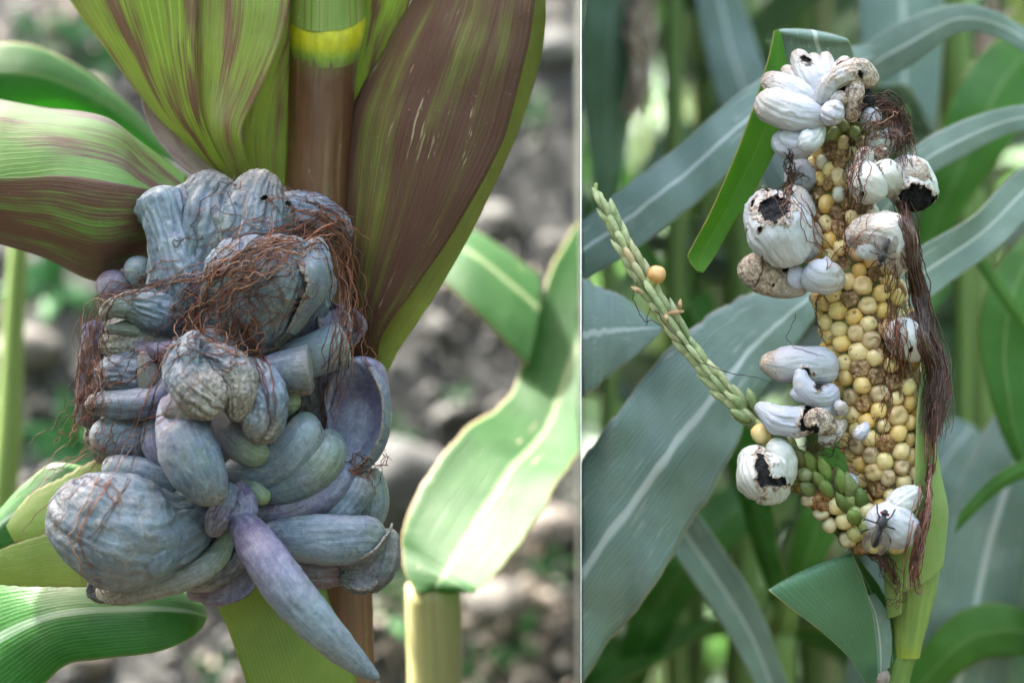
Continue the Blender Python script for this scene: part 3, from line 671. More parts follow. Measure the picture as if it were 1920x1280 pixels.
def q4(cols, crust): 
    n = max(len(cols), len(crust)); i = np.linspace(0, len(cols)-1, n); j = np.linspace(0, len(crust)-1, n)
    c = np.array(cols, float); o = np.zeros((n, 4))
    for k in range(3): o[:, k] = np.interp(i, range(len(cols)), c[:, k])
    o[:, 3] = np.interp(j, range(len(crust)), crust); return o
gcount = [0]
def pierce(V, F, uv, cv, holes, seed):
    """tear openings into a swollen skin: returns the skin without them and the dark mass inside"""
    uvf = uv.reshape(-1, 4, 2); px, py = proj(V); front = V[:, 1] < np.median(V[:, 1])+.002
    Q = np.full(len(V), 9.0); dep = np.zeros(len(V))
    for hx, hy, rx, ry, rot, dp in holes:
        a = math.radians(rot); ex = (px-hx)*math.cos(a)+(py-hy)*math.sin(a); ey = -(px-hx)*math.sin(a)+(py-hy)*math.cos(a)
        nz = fbm(V*190+seed*5, 3)*1.1
        q = np.sqrt((ex/rx)**2+(ey/ry)**2)*(1+.75*nz+.35*fbm(V*700+3, 2)); q = np.where(front, q, 9)
        m = q < Q; Q = np.where(m, q, Q); dep = np.where(m, dp*.00048, dep)
    cv = cv.copy(); cv[:, 3] = np.maximum(cv[:, 3], 1.05*sstep(1.75, 1.0, Q))
    V = V.copy(); V[:, 1] -= .0016*np.exp(-((Q-1.12)/.16)**2)*(.5+1.3*fbm(V*240+seed, 3))
    ins = Q[F].mean(1) < 1.0; inn = F[ins]; spore = []
    if len(inn):
        labl = np.arange(len(V))
        while True:                         # each opening on its own
            mn = labl[inn].min(1); new = labl.copy(); np.minimum.at(new, inn.ravel(), np.repeat(mn, 4))
            if (new == labl).all(): break
            labl = new
        fl = labl[inn[:, 0]]
        for g in np.unique(fl):
            fg = inn[fl == g]
            if len(fg) < 6: continue
            use, inv = np.unique(fg, return_inverse=True); V2 = V[use].copy(); q2 = np.clip(Q[use], 0, 1)
            V2[:, 1] += dep[use]*(1-q2**3)+.0022*fbm(V2*420, 4)*(1-q2**3)+.0004
            spore.append((V2, inv.reshape(-1, 4)))
    return V, F[~ins], uvf[~ins].reshape(-1, 2), cv, spore
def lobe(ctrl, cols, crust=(0,), holes=(), **k):
    gcount[0] += 1; k.setdefault('seed', gcount[0]); k.setdefault('nr', 84); k.setdefault('nc', 64)
    ctrl = np.array(ctrl, float); ctrl[:, 2] = ctrl[:, 2]*1.22+1; ctrl[:, 3] *= .965
    V, F, uv, cv = tube(ctrl, colr=q4(cols, crust), **k)
    gall_F.append(F+sum(gall_o)); gall_V.append(V); gall_o.append(len(V)); sp = None
    if holes: V, F, uv, cv, sp = pierce(V, F, uv, cv, holes, gcount[0])
    o = part('gall_lobe', V, F, M['gall'], GALL, uv, cv)
    for s_ in sp or (): part('opening', s_[0], s_[1], M['spore'], GALL)
    return o
def flap(rows, col, crust=.5, thick=.0011, **k):
    gcount[0] += 1; r = np.array(rows, float); r[:, (2, 5)] = r[:, (2, 5)]*1.22; k.setdefault('seed', gcount[0])
    V, F, uv = ribbon(PA(r[:, :3]), PA(r[:, 3:6]), **k)
    cv = np.tile(np.array([*col, crust]), (len(V), 1)); cv[:, 3] *= np.abs(2*np.tile(np.linspace(0, 1, k.get('nc', 15)), k.get('na', 60))-1)**2*1.5+.3
    gall_F.append(F+sum(gall_o)); gall_V.append(V); gall_o.append(len(V))
    return part('gall_flap', V, F, M['gall'], GALL, uv, cv, thick=thick)
W = dict(fold=.20, ff=7.5, lump=.15, crumple=.012)     # papery, folded
Sm = dict(fold=.014, ff=4.0, lump=.09, lf=1.0)                 # plump
Cr = dict(fold=.15, ff=5.5, lump=.17, crumple=.07)    # crusted
# upper mass
lobe([(292, 352, 2, 30), (302, 385, 0, 44), (318, 440, -4, 38), (335, 500, -6, 52), (350, 560, -6, 62), (362, 620, -2, 55)], [PAL, PAL, BLU, BLU], (.55, .2, .2, .1), nr=130, nc=90, **W)
lobe([(425, 335, 8, 36), (405, 372, 4, 58), (395, 440, 0, 62), (385, 520, -2, 60), (385, 600, 0, 48)], [TAN, BLU, BLU, BLU], (.8, .4, .2, .1), nr=130, nc=90, **W)
lobe([(345, 350, 14, 26), (350, 400, 8, 44), (352, 470, 2, 52), (360, 560, 2, 50)], [PAL, BLU], (.4, .1), nr=110, **W)
lobe([(500, 332, 2, 26), (490, 352, -2, 40), (478, 400, -4, 58), (465, 460, -6, 66), (455, 520, -4, 60)], [TAN, BLU, BLU], (1, .5, .2, .1), [(497, 370, 8, 4, -25, 5)], nr=130, nc=90, **W)
lobe([(455, 345, 6, 20), (450, 400, 0, 34), (440, 470, -6, 40), (430, 540, -6, 36)], [BLU], (.6, .2, .1), nr=100, **W)
lobe([(540, 372, 2, 18), (522, 388, 0, 34), (500, 420, -2, 46), (490, 470, -4, 50)], [TAN, BLU], (.7, .3, .1), [(542, 382, 7, 5, 30, 4)], **W)
lobe([(500, 410, 6, 30), (560, 405, 6, 40), (610, 420, 6, 40), (640, 440, 6, 26), (655, 450, 8, 12)], [BLU, BLU, PAL], (.2, .4, .8), **Cr)
F_ = dict(nr=140, nc=90, flat=.55, fold=.20, ff=7, lump=.14, crumple=.015)
lobe([(470, 690, -16, 10), (478, 640, -22, 28), (496, 580, -28, 44), (514, 520, -32, 50), (528, 470, -30, 44), (532, 442, -26, 24)], [TAN, BLU, BLU, PAL, PAL], (.2, .2, .2, .35, .7), **F_)
lobe([(478, 690, -12, 10), (505, 630, -18, 26), (540, 570, -22, 40), (570, 515, -24, 44), (580, 470, -20, 32), (578, 450, -16, 16)], [TAN, TAN, BLU, PAL, TAN], (.3, .3, .2, .4, .9), **F_)
lobe([(462, 690, -12, 10), (458, 640, -20, 28), (462, 580, -27, 42), (470, 520, -30, 46), (480, 470, -28, 38), (488, 445, -24, 20)], [BLU, BLU, PAL, PAL], (.2, .2, .3, .6), **F_)
lobe([(440, 690, -12, 10), (424, 640, -18, 26), (420, 580, -24, 36), (428, 520, -28, 40), (444, 475, -26, 34), (455, 455, -22, 18)], [BLU, BLU, PAL], (.1, .2, .5), **F_)
lobe([(548, 640, -6, 24), (560, 580, -10, 44), (580, 530, -12, 46), (590, 490, -10, 34)], [LIL, BLU, PAL], (.1, .2, .6), flat=.5, **W)
lobe([(285, 520, 2, 30), (258, 512, 4, 34), (240, 520, 6, 26)], [PAL, PAL], (0, .1), **Sm)
lobe([(250, 555, 8, 34), (212, 540, 8, 36), (186, 548, 10, 24)], [LIL, PNK], (0, .2), **Sm)
lobe([(350, 605, -6, 34), (300, 588, -14, 40), (250, 574, -18, 28), (212, 578, -20, 17), (190, 598, -20, 8)], [LIL, BLU, GRN, TAN], (0, .1, .3, .9), **W)
lobe([(345, 622, -6, 26), (290, 615, -12, 24), (240, 615, -16, 14), (196, 618, -19, 6)], [BLU, GRN, TAN], (0, .1, .6), **W)
lobe([(178, 600, 2, 16), (172, 660, 0, 20), (168, 740, 0, 22), (165, 800, 4, 20)], [LIL, PNK, BLU], (.3,), **W)
# middle left
lobe([(190, 650, -8, 16), (230, 646, -12, 24), (290, 648, -12, 26), (340, 650, -8, 28)], [TAN, TAN, PUR], (.9, .7, .2), **Cr)
lobe([(184, 708, -8, 20), (230, 700, -14, 34), (280, 700, -14, 38), (320, 690, -10, 30)], [LIL, BLU, PUR], (.5, .2, 0), **W)
lobe([(267, 658, -24, 6), (272, 680, -24, 14), (284, 715, -22, 24), (298, 752, -16, 30), (310, 790, -6, 24)], [PNK, TAN, PUR, PUR], (.5, .5, .1), fold=.08, lump=.14, ff=4)
lobe([(164, 760, -14, 14), (190, 758, -18, 22), (245, 758, -22, 27), (295, 748, -24, 28), (322, 715, -20, 26), (332, 690, -12, 20)], [TAN, BLU, LIL, PUR], (.8, .3, .1, 0), lobes=(4, .16, .4), **Sm)
lobe([(178, 818, -10, 24), (205, 820, -14, 40), (262, 824, -14, 40), (310, 834, -6, 30)], [GRN, PAL, BLU, LIL], (.1, 0), **Sm)
lobe([(165, 800, 4, 20), (190, 830, 4, 22), (200, 870, 8, 14)], [TAN], (.5,), **W)
lobe([(292, 782, -20, 12), (284, 812, -22, 20), (292, 845, -24, 21), (318, 872, -24, 16), (332, 868, -20, 8)], [BLU, LIL, BLU], (.1, .3), lobes=(4, .14, .2), **Sm)
lobe([(198, 868, -18, 16), (222, 880, -22, 30), (270, 893, -24, 36), (320, 900, -20, 33), (360, 905, -12, 24)], [PAL, BLU, BLU, LIL], (.15, 0), nr=100, nc=80, **Sm)
lobe([(272, 948, -16, 10), (305, 950, -20, 23), (350, 938, -22, 30), (385, 915, -20, 30), (402, 885, -14, 22)], [BLU, GRN, GRN, YGR], (.1, 0), **Sm)
lobe([(338, 735, -32, 22), (332, 775, -36, 38), (348, 830, -42, 52), (374, 885, -44, 50), (388, 922, -42, 38), (392, 942, -38, 22)], [PUR, LIL, BLU, BLU, TAN], (0, .1, .2, .5, .9), nr=130, nc=100, flat=.7, fold=.05, lump=.10, crumple=.012)
lobe([(345, 722, -38, 12), (342, 748, -42, 32), (345, 775, -43, 36), (344, 798, -41, 24)], [PUR, PUR, TAN, PNK], (.1, .3, .8), flat=.35, fold=.10, lump=.16, ff=4, cap1=.3)
lobe([(378, 628, -34, 14), (358, 660, -38, 30), (345, 690, -42, 34), (368, 725, -46, 40), (398, 752, -48, 36), (415, 762, -46, 20)], [PAL, BLU, BLU, TAN, TAN], (.2, .3, .7, 1), nr=120, nc=90, **Cr)
lobe([(372, 672, -30, 18), (405, 680, -38, 32), (440, 705, -42, 34), (450, 745, -44, 28), (440, 790, -42, 14)], [BLU, BLU, TAN, TAN], (.2, .4, .8, 1), nr=120, nc=90, **Cr)
lobe([(440, 690, -26, 22), (478, 712, -34, 34), (498, 750, -38, 34), (488, 795, -38, 36), (470, 822, -36, 18)], [BLU, BLU, BLU, TAN], (.1, .2, .6, .9), nr=120, nc=90, **Cr)
lobe([(380, 620, -26, 8), (400, 640, -26, 20), (432, 668, -24, 22), (465, 682, -20, 12)], [BLU, GRN], (.3, .1), **W)
# middle right
lobe([(520, 690, -10, 34), (570, 672, -16, 40), (615, 655, -18, 43), (648, 645, -16, 46)], [BLU, PAL, PAL, GRN], (0, .1, .3), cap1=.25, nr=100, nc=80, **Sm)
lobe([(462, 705, -18, 22), (500, 700, -24, 34), (545, 692, -27, 40), (586, 688, -27, 44)], [BLU, LIL, BLU, TAN], (0, .1, .2, .6), cap1=.2, nr=100, nc=80, **Sm)
lobe([(500, 728, -12, 14), (545, 724, -18, 18), (590, 722, -18, 12)], [TAN, PNK], (.5,), **W)
lobe([(595, 640, -2, 20), (600, 610, -2, 30), (590, 590, 0, 20)], [GRN, GRN], (.1,), **Sm)
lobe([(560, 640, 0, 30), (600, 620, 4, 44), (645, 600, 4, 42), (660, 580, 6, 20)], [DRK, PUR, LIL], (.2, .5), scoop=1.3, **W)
lobe([(505, 760, -14, 20), (538, 754, -18, 25), (562, 756, -16, 20)], [GRN, GRN, YGR], (0,), **Sm)
lobe([(420, 770, -20, 28), (440, 815, -26, 38), (475, 846, -28, 32), (500, 852, -24, 14)], [PUR, LIL, GRN, YGR], (.0,), **Sm)
lobe([(420, 885, -12, 24), (470, 885, -18, 40), (530, 858, -22, 44), (568, 815, -22, 38), (560, 782, -16, 26)], [BLU, BLU, PAL, GRN], (0, .1), nr=110, nc=80, **Sm)
lobe([(455, 915, -10, 18), (510, 918, -17, 30), (570, 895, -20, 40), (612, 850, -18, 38), (606, 815, -10, 26)], [BLU, BLU, GRN, PAL], (.1, 0), nr=110, nc=80, **Sm)
lobe([(470, 960, -12, 20), (520, 966, -16, 28), (580, 945, -17, 32), (630, 905, -14, 30), (652, 870, -8, 22)], [BLU, PUR, LIL, BLU], (0, .1), nr=100, nc=80, **Sm)
lobe([(580, 985, -8, 20), (630, 962, -12, 30), (668, 920, -10, 32), (685, 885, -8, 22)], [BLU, BLU, TAN], (0, .2, .8), fold=.08, lump=.12)
lobe([(670, 1000, 2, 26), (692, 955, 2, 36), (690, 905, 4, 34), (680, 880, 6, 20)], [BLU, GRN], (.1,), **Sm)
lobe([(648, 678, 0, 40), (668, 720, -4, 62), (672, 780, -6, 60), (660, 840, -6, 48), (645, 880, -4, 28)], [BLU, LIL, LIL, BLU, TAN], (.1, .1, .3), nr=120, nc=90, flat=.75, scoop=1.55, fold=.05, lump=.12)
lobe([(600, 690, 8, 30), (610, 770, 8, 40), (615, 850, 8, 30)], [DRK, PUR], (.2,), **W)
# lower right
lobe([(480, 1005, -16, 26), (540, 1012, -24, 40), (610, 1012, -28, 46), (675, 1010, -28, 44), (722, 1012, -22, 30)], [LIL, BLU, PAL, BLU, TAN], (0, .1, .2, .5), nr=110, nc=84, flat=.7, fold=.05, lump=.12)
lobe([(520, 1045, -12, 24), (580, 1065, -16, 30), (640, 1065, -14, 28), (690, 1055, -10, 20)], [BLU, PNK, TAN], (.1, .5), **W)
lobe([(725, 990, -20, 14), (728, 1030, -22, 20), (712, 1070, -22, 24), (670, 1078, -20, 30), (640, 1068, -18, 16)], [TAN, DRK, DRK], (.6, .4, .2), **Cr)
lobe([(705, 1060, -16, 26), (690, 1085, -16, 26), (675, 1100, -14, 10)], [DRK, BLU], (.3,), **Cr)
# lower left
lobe([(400, 960, -14, 24), (350, 985, -22, 58), (285, 1000, -32, 84), (220, 992, -40, 100), (165, 962, -36, 80), (140, 930, -26, 44)], [BLU, BLU, PAL, BLU, BLU], (0, .1, .4, .55, .5, .45), nr=170, nc=140, fold=.09, lump=.12, crumple=.012)
lobe([(330, 1000, -30, 30), (285, 1030, -44, 54), (245, 1045, -46, 50)], [BLU, BLU], (.2, .5), flat=.6, fold=.03, lump=.1)
lobe([(425, 985, -20, 10), (424, 1015, -22, 17), (395, 1055, -26, 22), (340, 1086, -30, 22), (270, 1104, -32, 22), (215, 1112, -30, 22), (182, 1100, -26, 16)], [GRN, GRN, TAN, TAN, TAN], (.1, .1, .3, .6, .9), nr=120, nc=60, flat=.55, fold=.07, lump=.12)
lobe([(215, 1095, -20, 20), (190, 1098, -20, 26), (178, 1085, -18, 20)], [DRK, DRK, BLU], (.3, .6), scoop=1.2, **W)
lobe([(445, 1000, -10, 20), (430, 1045, -14, 30), (385, 1080, -16, 26), (345, 1092, -14, 14)], [PUR, DRK, TAN], (.1, .3, .5), **W)
lobe([(468, 1050, -6, 20), (452, 1085, -10, 30), (410, 1108, -12, 26), (350, 1108, -8, 14)], [DRK, PUR, PNK], (.1, .3), scoop=.8, fold=.08, lump=.14)
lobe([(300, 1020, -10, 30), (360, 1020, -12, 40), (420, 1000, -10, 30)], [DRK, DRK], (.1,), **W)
lobe([(432, 905, -30, 10), (424, 940, -34, 18), (408, 975, -34, 20), (396, 1005, -32, 10)], [BLU, PUR, TAN], (.2, .5), **W)
lobe([(445, 905, -26, 10), (456, 940, -30, 22), (450, 975, -32, 22), (440, 985, -30, 12)], [PUR, LIL], (.2, .2), **W)
lobe([(450, 890, -20, 14), (478, 918, -24, 18), (504, 942, -24, 16)], [BLU, GRN, YGR], (.1,), **Sm)
lobe([(438, 955, -26, 14), (468, 1000, -38, 34), (500, 1050, -46, 42), (545, 1112, -50, 42), (605, 1180, -50, 36), (665, 1238, -46, 23), (700, 1266, -44, 11), (708, 1276, -44, 4)], [BLU, PUR, LIL, PAL, PAL, BLU, DRK], (0, 0, 0, .1, .2, .2), nr=140, nc=90, fold=.025, lump=.07)
# thin torn flaps
fk = dict(na=50, nc=16)
flap([(545, 478, -30, 585, 470, -26), (560, 505, -36, 606, 492, -28), (572, 535, -36, 614, 528, -26), (560, 570, -34, 592, 575, -26), (535, 620, -28, 552, 626, -24)], BLU, .6, bulge=.12, ragged=.08, wig=.004, **fk)
flap([(595, 585, -10, 640, 572, -8), (598, 610, -14, 656, 592, -8), (610, 632, -16, 660, 620, -10)], LIL, .6, bulge=-.2, ragged=.05, wig=.003, **fk)
flap([(628, 1052, -24, 640, 1098, -22), (660, 1046, -30, 668, 1106, -26), (700, 1030, -32, 700, 1104, -26), (724, 1000, -28, 722, 1068, -24), (730, 980, -24, 730, 1010, -22)], DRK, .5, bulge=-.15, ragged=.05, wig=.004, **fk)
flap([(690, 690, -14, 700, 688, -10), (716, 740, -18, 728, 736, -10), (714, 800, -18, 726, 806, -10), (694, 850, -16, 704, 862, -8), (660, 880, -12, 664, 892, -6)], BLU, .5, bulge=.2, ragged=.03, wig=.002, **fk)
flap([(345, 632, -40, 372, 622, -40), (338, 660, -44, 374, 656, -46), (346, 690, -46, 372, 690, -48)], PAL, .3, bulge=.25, ragged=.04, wig=.003, **fk)
flap([(255, 640, -16, 262, 668, -18), (300, 645, -20, 306, 672, -22), (340, 640, -20, 345, 668, -22)], PUR, .3, bulge=.2, ragged=.06, wig=.003, **fk)
gbvh = BVHTree.FromPolygons([Vector(v) for v in np.concatenate(gall_V)], [tuple(f) for f in np.concatenate(gall_F).tolist()])

# silk over the gall
LOOSE = 2.6
def silk(name, guides, mat, parent, bvh, seed, lab=None, dflt=-8.0, col=None):
    """guides: (control px list, count, spread px, wander px, radius mm)"""
    rng = np.random.RandomState(seed); paths, rads = [], []
    for ctrl, cnt, spread, wander, rad in guides:
        ctrl = np.asarray(ctrl, float)
        for i in range(cnt):
            a, b = 0.0, 1.0
            if rng.rand() < .6: a = rng.uniform(0, .45); b = rng.uniform(max(a+.35, .5), 1.0)
            n = max(14, int(46*(b-a))); t = np.linspace(a, b, n)
            c = crom(ctrl, n, t)
            sp = rng.normal(size=2)*spread; fan = np.interp(t, [0, .5, 1], [.6, 1, 1.5])[:, None]
            s1 = rng.uniform(0, 900); q = np.stack([t*5+s1, t*0+i*.37, t*0], 1); q2 = np.stack([t*17+s1, t*0+i*.37, t*0+5], 1); q0 = np.stack([t*1.7+s1, t*0+i*.71, t*0+9], 1)
            wv = np.stack([perlin(q)+.4*perlin(q2), perlin(q+50)+.4*perlin(q2+50)], 1)*wander*2.2+np.stack([perlin(q0), perlin(q0+40)], 1)*spread*LOOSE
            xy = c[:, :2]+sp*fan+wv
            d = drape(bvh, xy[:, 0], xy[:, 1], c[:, 2] if c.shape[1] > 2 else dflt, lift=.6+1.9*rng.rand())
            paths.append(PA(np.column_stack([xy, d]))); rads.append(rad*.001*rng.uniform(.45, 1.15))
    V, F = strands(paths, rads)
    o = part(name, V, F, M[mat], parent, col=strands.col); o['kind'] = 'stuff'
    if lab: o['label'] = lab
    return o
silk('silk', [
    ([(655, 430, 0), (610, 410, -8), (560, 430, -20), (500, 450, -30), (430, 490, -30), (370, 530, -20), (320, 580, -20)], 28, 13, 13.5, 0.24),
    ([(640, 470, 0), (590, 450, -20), (520, 470, -34), (450, 520, -34), (400, 580, -30), (390, 640, -34)], 22, 14, 13.5, 0.24),
    ([(560, 380, 0), (610, 400, 0), (650, 450, 0), (658, 520, 2), (660, 590, 2), (655, 660, 2)], 22, 11, 9.0, 0.24),
    ([(620, 450, -4), (645, 520, -6), (652, 600, -8), (640, 680, -10), (620, 760, -6), (612, 800, -4)], 14, 9, 7.5, 0.24),
    ([(420, 500, -30), (340, 525, -20), (270, 545, -14), (210, 555, -10), (180, 600, -4), (172, 680, -4), (160, 750, -4)], 11, 9, 9.0, 0.23),
    ([(185, 570, 0), (178, 640, 0), (176, 700, 0), (165, 760, 0), (150, 820, 0)], 29, 12, 9.0, 0.23),
    ([(190, 640, 0), (180, 700, 0), (150, 760, -2), (115, 800, -4), (85, 830, -4)], 7, 14, 12.0, 0.20),
    ([(200, 720, 0), (170, 800, 0), (175, 860, 0), (120, 900, 0), (40, 960, 0)], 12, 18, 10.0, 0.20),
    ([(385, 560, -30), (360, 600, -34), (390, 640, -38), (440, 640, -36), (470, 620, -34), (450, 590, -32), (400, 600, -34)], 19, 14, 21.0, 0.23),
    ([(400, 500, -30), (380, 560, -32), (350, 590, -30), (340, 640, -36)], 16, 16, 15.0, 0.23),
    ([(450, 600, -30), (475, 650, -30), (500, 700, -34), (508, 760, -34), (500, 810, -34)], 7, 4, 4.0, 0.31),
    ([(450, 340, 0), (400, 400, -8), (420, 470, -14), (450, 520, -20)], 7, 30, 21.0, 0.22),
    ([(520, 340, 0), (500, 400, -8), (470, 450, -14), (420, 520, -20)], 7, 26, 21.0, 0.22),
    ([(330, 500, -10), (260, 530, -6), (190, 560, 0)], 7, 14, 12.0, 0.22),
    ([(330, 640, -40), (280, 740, -28), (230, 860, -22), (160, 980, -50), (150, 1000, -50)], 5, 10, 5.0, 0.23),
    ([(420, 640, -40), (360, 660, -44), (300, 680, -28), (240, 700, -18), (190, 720, -14)], 6, 14, 15.0, 0.23),
    ([(360, 690, -44), (330, 780, -40), (250, 830, -20), (180, 850, -10), (120, 830, 0)], 5, 10, 7.0, 0.22),
    ([(205, 900, -58), (170, 950, -60), (150, 1010, -60), (180, 1080, -50), (200, 1110, -40)], 3, 8, 5.0, 0.27),
    ([(200, 905, -58), (230, 930, -60), (245, 950, -60)], 3, 8, 5.0, 0.27),
    ([(500, 470, -34), (540, 530, -34), (470, 600, -34)], 12, 26, 16.0, 0.20),
    ([(690, 860, -10), (670, 870, -10), (700, 890, -10), (730, 860, -10)], 7, 8, 10.0, 0.25),
    ([(660, 560, 2), (668, 620, 2), (690, 690, 2), (720, 760, 4)], 8, 10, 7.0, 0.22),
], 'silk', LP, gbvh, 5, 'tangled rust brown silk draped over the gall')

# ------------------------------------------------------------------ plants behind, left half
t = thing('maize_plant', 'sunlit maize plant with a pale yellow sheath and long leaf beside the divider', 'maize plant', P(810, 1200, 170)*np.array([1, 1, 0]))
stalk('leaf_sheath', [(812, 1072, 165, 58), (812, 1130, 168, 60), (815, 1210, 170, 60), (815, 1300, 172, 58), (815, 1800, 175, 56), (815, 4300, 180, 56)], 'stalk_y', t, nr=60, cap0=.4)
leaf('leaf_blade', [(782, 1112, 150, 846, 1112, 150), (762, 1075, 158, 868, 1110, 138), (750, 1030, 168, 895, 1108, 128), (756, 985, 176, 930, 1075, 132), (800, 905, 196, 998, 980, 152), (872, 805, 228, 1050, 905, 182), (955, 735, 262, 1085, 850, 212), (1000, 610, 300, 1130, 760, 255), (1040, 490, 340, 1180, 620, 300), (1090, 405, 380, 1230, 520, 345)], 'leaf_sun', t, clip=-1, fold=-.12, ripple=.03, rk=3, na=80, nc=24, seed=3, ragged=.02, label='long sunlit leaf with pale midrib')
leaf('leaf_blade', [(1010, 515, 330, 990, 690, 270), (950, 470, 335, 930, 625, 278), (890, 432, 345, 860, 555, 290), (820, 400, 360, 780, 490, 320), (740, 380, 380, 720, 430, 370)], 'leaf_sun', t, clip=-1, bulge=.12, na=50, nc=18, seed=4)
t = thing('maize_plant', 'blurred maize plant with a green stem and arched backlit leaf at the left edge', 'maize plant', P(15, 700, 250)*np.array([1, 1, 0]))
stalk('stalk', [(60, 250, 410, 18), (34, 480, 400, 24), (22, 700, 395, 28), (14, 860, 392, 34), (0, 1000, 390, 30), (-20, 1500, 390, 32), (-20, 3700, 390, 36)], 'stalk_g', t, nr=50)
leaf('leaf_blade', [(-160, 170, 205, -150, 270, 190), (-60, 95, 215, -60, 215, 205), (40, 82, 220, 40, 205, 210), (130, 116, 225, 120, 215, 215), (215, 175, 230, 205, 245, 220), (285, 245, 235, 270, 278, 225), (330, 300, 238, 325, 306, 232)], 'leaf_sun', t, bulge=.10, fold=.05, na=60, nc=18, seed=5, label='arched green leaf glowing in the sun')
#END_LEFT

# ================================================================== RIGHT PLANT
RP = thing('maize_plant', 'maize plant with an upright yellow cob covered in white smut galls with black tears', 'maize plant', P(1700, 640, 20)*np.array([1, 1, 0]))
# bent leaf behind the top of the cob
leaf('leaf_blade', [(1500, 420, 60, 1600, 420, 62), (1484, 260, 44, 1606, 260, 50), (1476, 150, 34, 1604, 130, 40), (1468, 85, 28, 1598, 92, 34), (1462, 58, 24, 1588, 74, 30), (1456, 57, 34, 1560, 66, 42)], 'leaf_blue', RP, bulge=.05, na=60, nc=24, seed=2, thick=.0005, label='pale underside of the bent leaf behind the top galls')
leaf('leaf_blade', [(1452, 57, 22, 1465, 58, 24), (1441, 108, 18, 1478, 128, 24), (1422, 172, 16, 1494, 190, 24), (1386, 270, 12, 1466, 262, 20), (1338, 385, 10, 1410, 362, 18), (1302, 455, 10, 1375, 420, 16), (1289, 482, 10, 1342, 478, 14), (1306, 508, 10, 1318, 512, 11)], 'leaf_bright', RP, fold=-.07, ripple=.02, rk=3, na=80, nc=22, seed=3, wig=.001, label='bright green drooping half of the bent leaf')
# shank, husk and lower leaves
stalk('shank', [(1716, 935, 22, 50), (1716, 985, 20, 58), (1713, 1060, 18, 48), (1712, 1110, 18, 42), (1706, 1170, 18, 32), (1703, 1205, 18, 27), (1702, 1232, 18, 23)], 'shank', RP, flat=.8, lump=.05, fold=.03, cap0=.6, nr=60, nc=48)
stalk('stalk', [(1703, 1215, 20, 24), (1692, 1240, 20, 22), (1680, 1290, 22, 24), (1665, 1400, 24, 32), (1660, 1700, 26, 44), (1660, 4640, 30, 52)], 'stalk_g', RP, nr=60)
leaf('husk_leaf', [(1690, 1110, 4, 1768, 1060, 12), (1700, 1010, -4, 1776, 985, 10), (1712, 940, -8, 1776, 945, 8), (1716, 860, -10, 1762, 878, 6), (1719, 780, -8, 1750, 790, 4), (1726, 710, -4, 1744, 700, 4), (1735, 655, 0, 1738, 655, 2)], stalk_leaf := leaf_mat('pale_shank_husk', (.20, .32, .08), (.30, .41, .13), rib_w=0, veins=18, transl=(.4, .55, .1), tfac=.2, edge=(.42, .46, .24)), RP, bulge=.16, na=70, nc=18, seed=5, label='pale green husk strip along the right of the cob')
leaf('husk_leaf', [(1664, 1160, 10, 1690, 1150, 6), (1658, 1080, 6, 1694, 1070, 0), (1652, 1010, 8, 1706, 1000, -2), (1660, 970, 14, 1716, 950, 4)], stalk_leaf, RP, bulge=.14, na=40, nc=14, seed=6)
leaf('leaf_blade', [(1628, 1290, 8, 1646, 1290, 10), (1594, 1236, 0, 1644, 1222, 8), (1544, 1187, -10, 1637, 1155, 4), (1492, 1147, -18, 1620, 1092, 0), (1448, 1112, -22, 1602, 1048, -4), (1441, 1106, -18, 1597, 1038, 2), (1460, 1116, 0, 1594, 1050, 16), (1520, 1160, 10, 1604, 1110, 20)], leaf_mat('folded_leaf', (.045, .13, .055), (.075, .175, .085), rib_w=0, veins=16, transl=(.15, .5, .05), tfac=.15, edge=(.45, .52, .30), blem=(.6, .55, .3), blem_amt=.71, coat=.25), RP, bulge=.04, na=80, nc=26, seed=7, label='blue-green leaf folded to a point below the cob')
leaf('leaf_blade', [(1664, 1260, 16, 1684, 1225, 16), (1650, 1200, 18, 1678, 1160, 18), (1628, 1140, 20, 1650, 1100, 20), (1610, 1085, 18, 1622, 1062, 18), (1597, 1042, 14, 1603, 1034, 14)], 'leaf_dark', RP, bulge=-.08, na=50, nc=14, seed=8)
leaf('leaf_blade', [(1640, 1280, 10, 1668, 1250, 14), (1634, 1220, 8, 1672, 1200, 14), (1626, 1160, 8, 1664, 1150, 14), (1618, 1118, 10, 1640, 1112, 14)], 'leaf_blue', RP, bulge=-.1, na=40, nc=14, seed=9)
leaf('dry_bract', [(1640, 1290, 0, 1660, 1296, 4), (1644, 1272, -2, 1668, 1270, 6), (1648, 1262, 0, 1662, 1256, 8)], 'husk_dry', RP, bulge=.2, na=16, nc=8, seed=10)

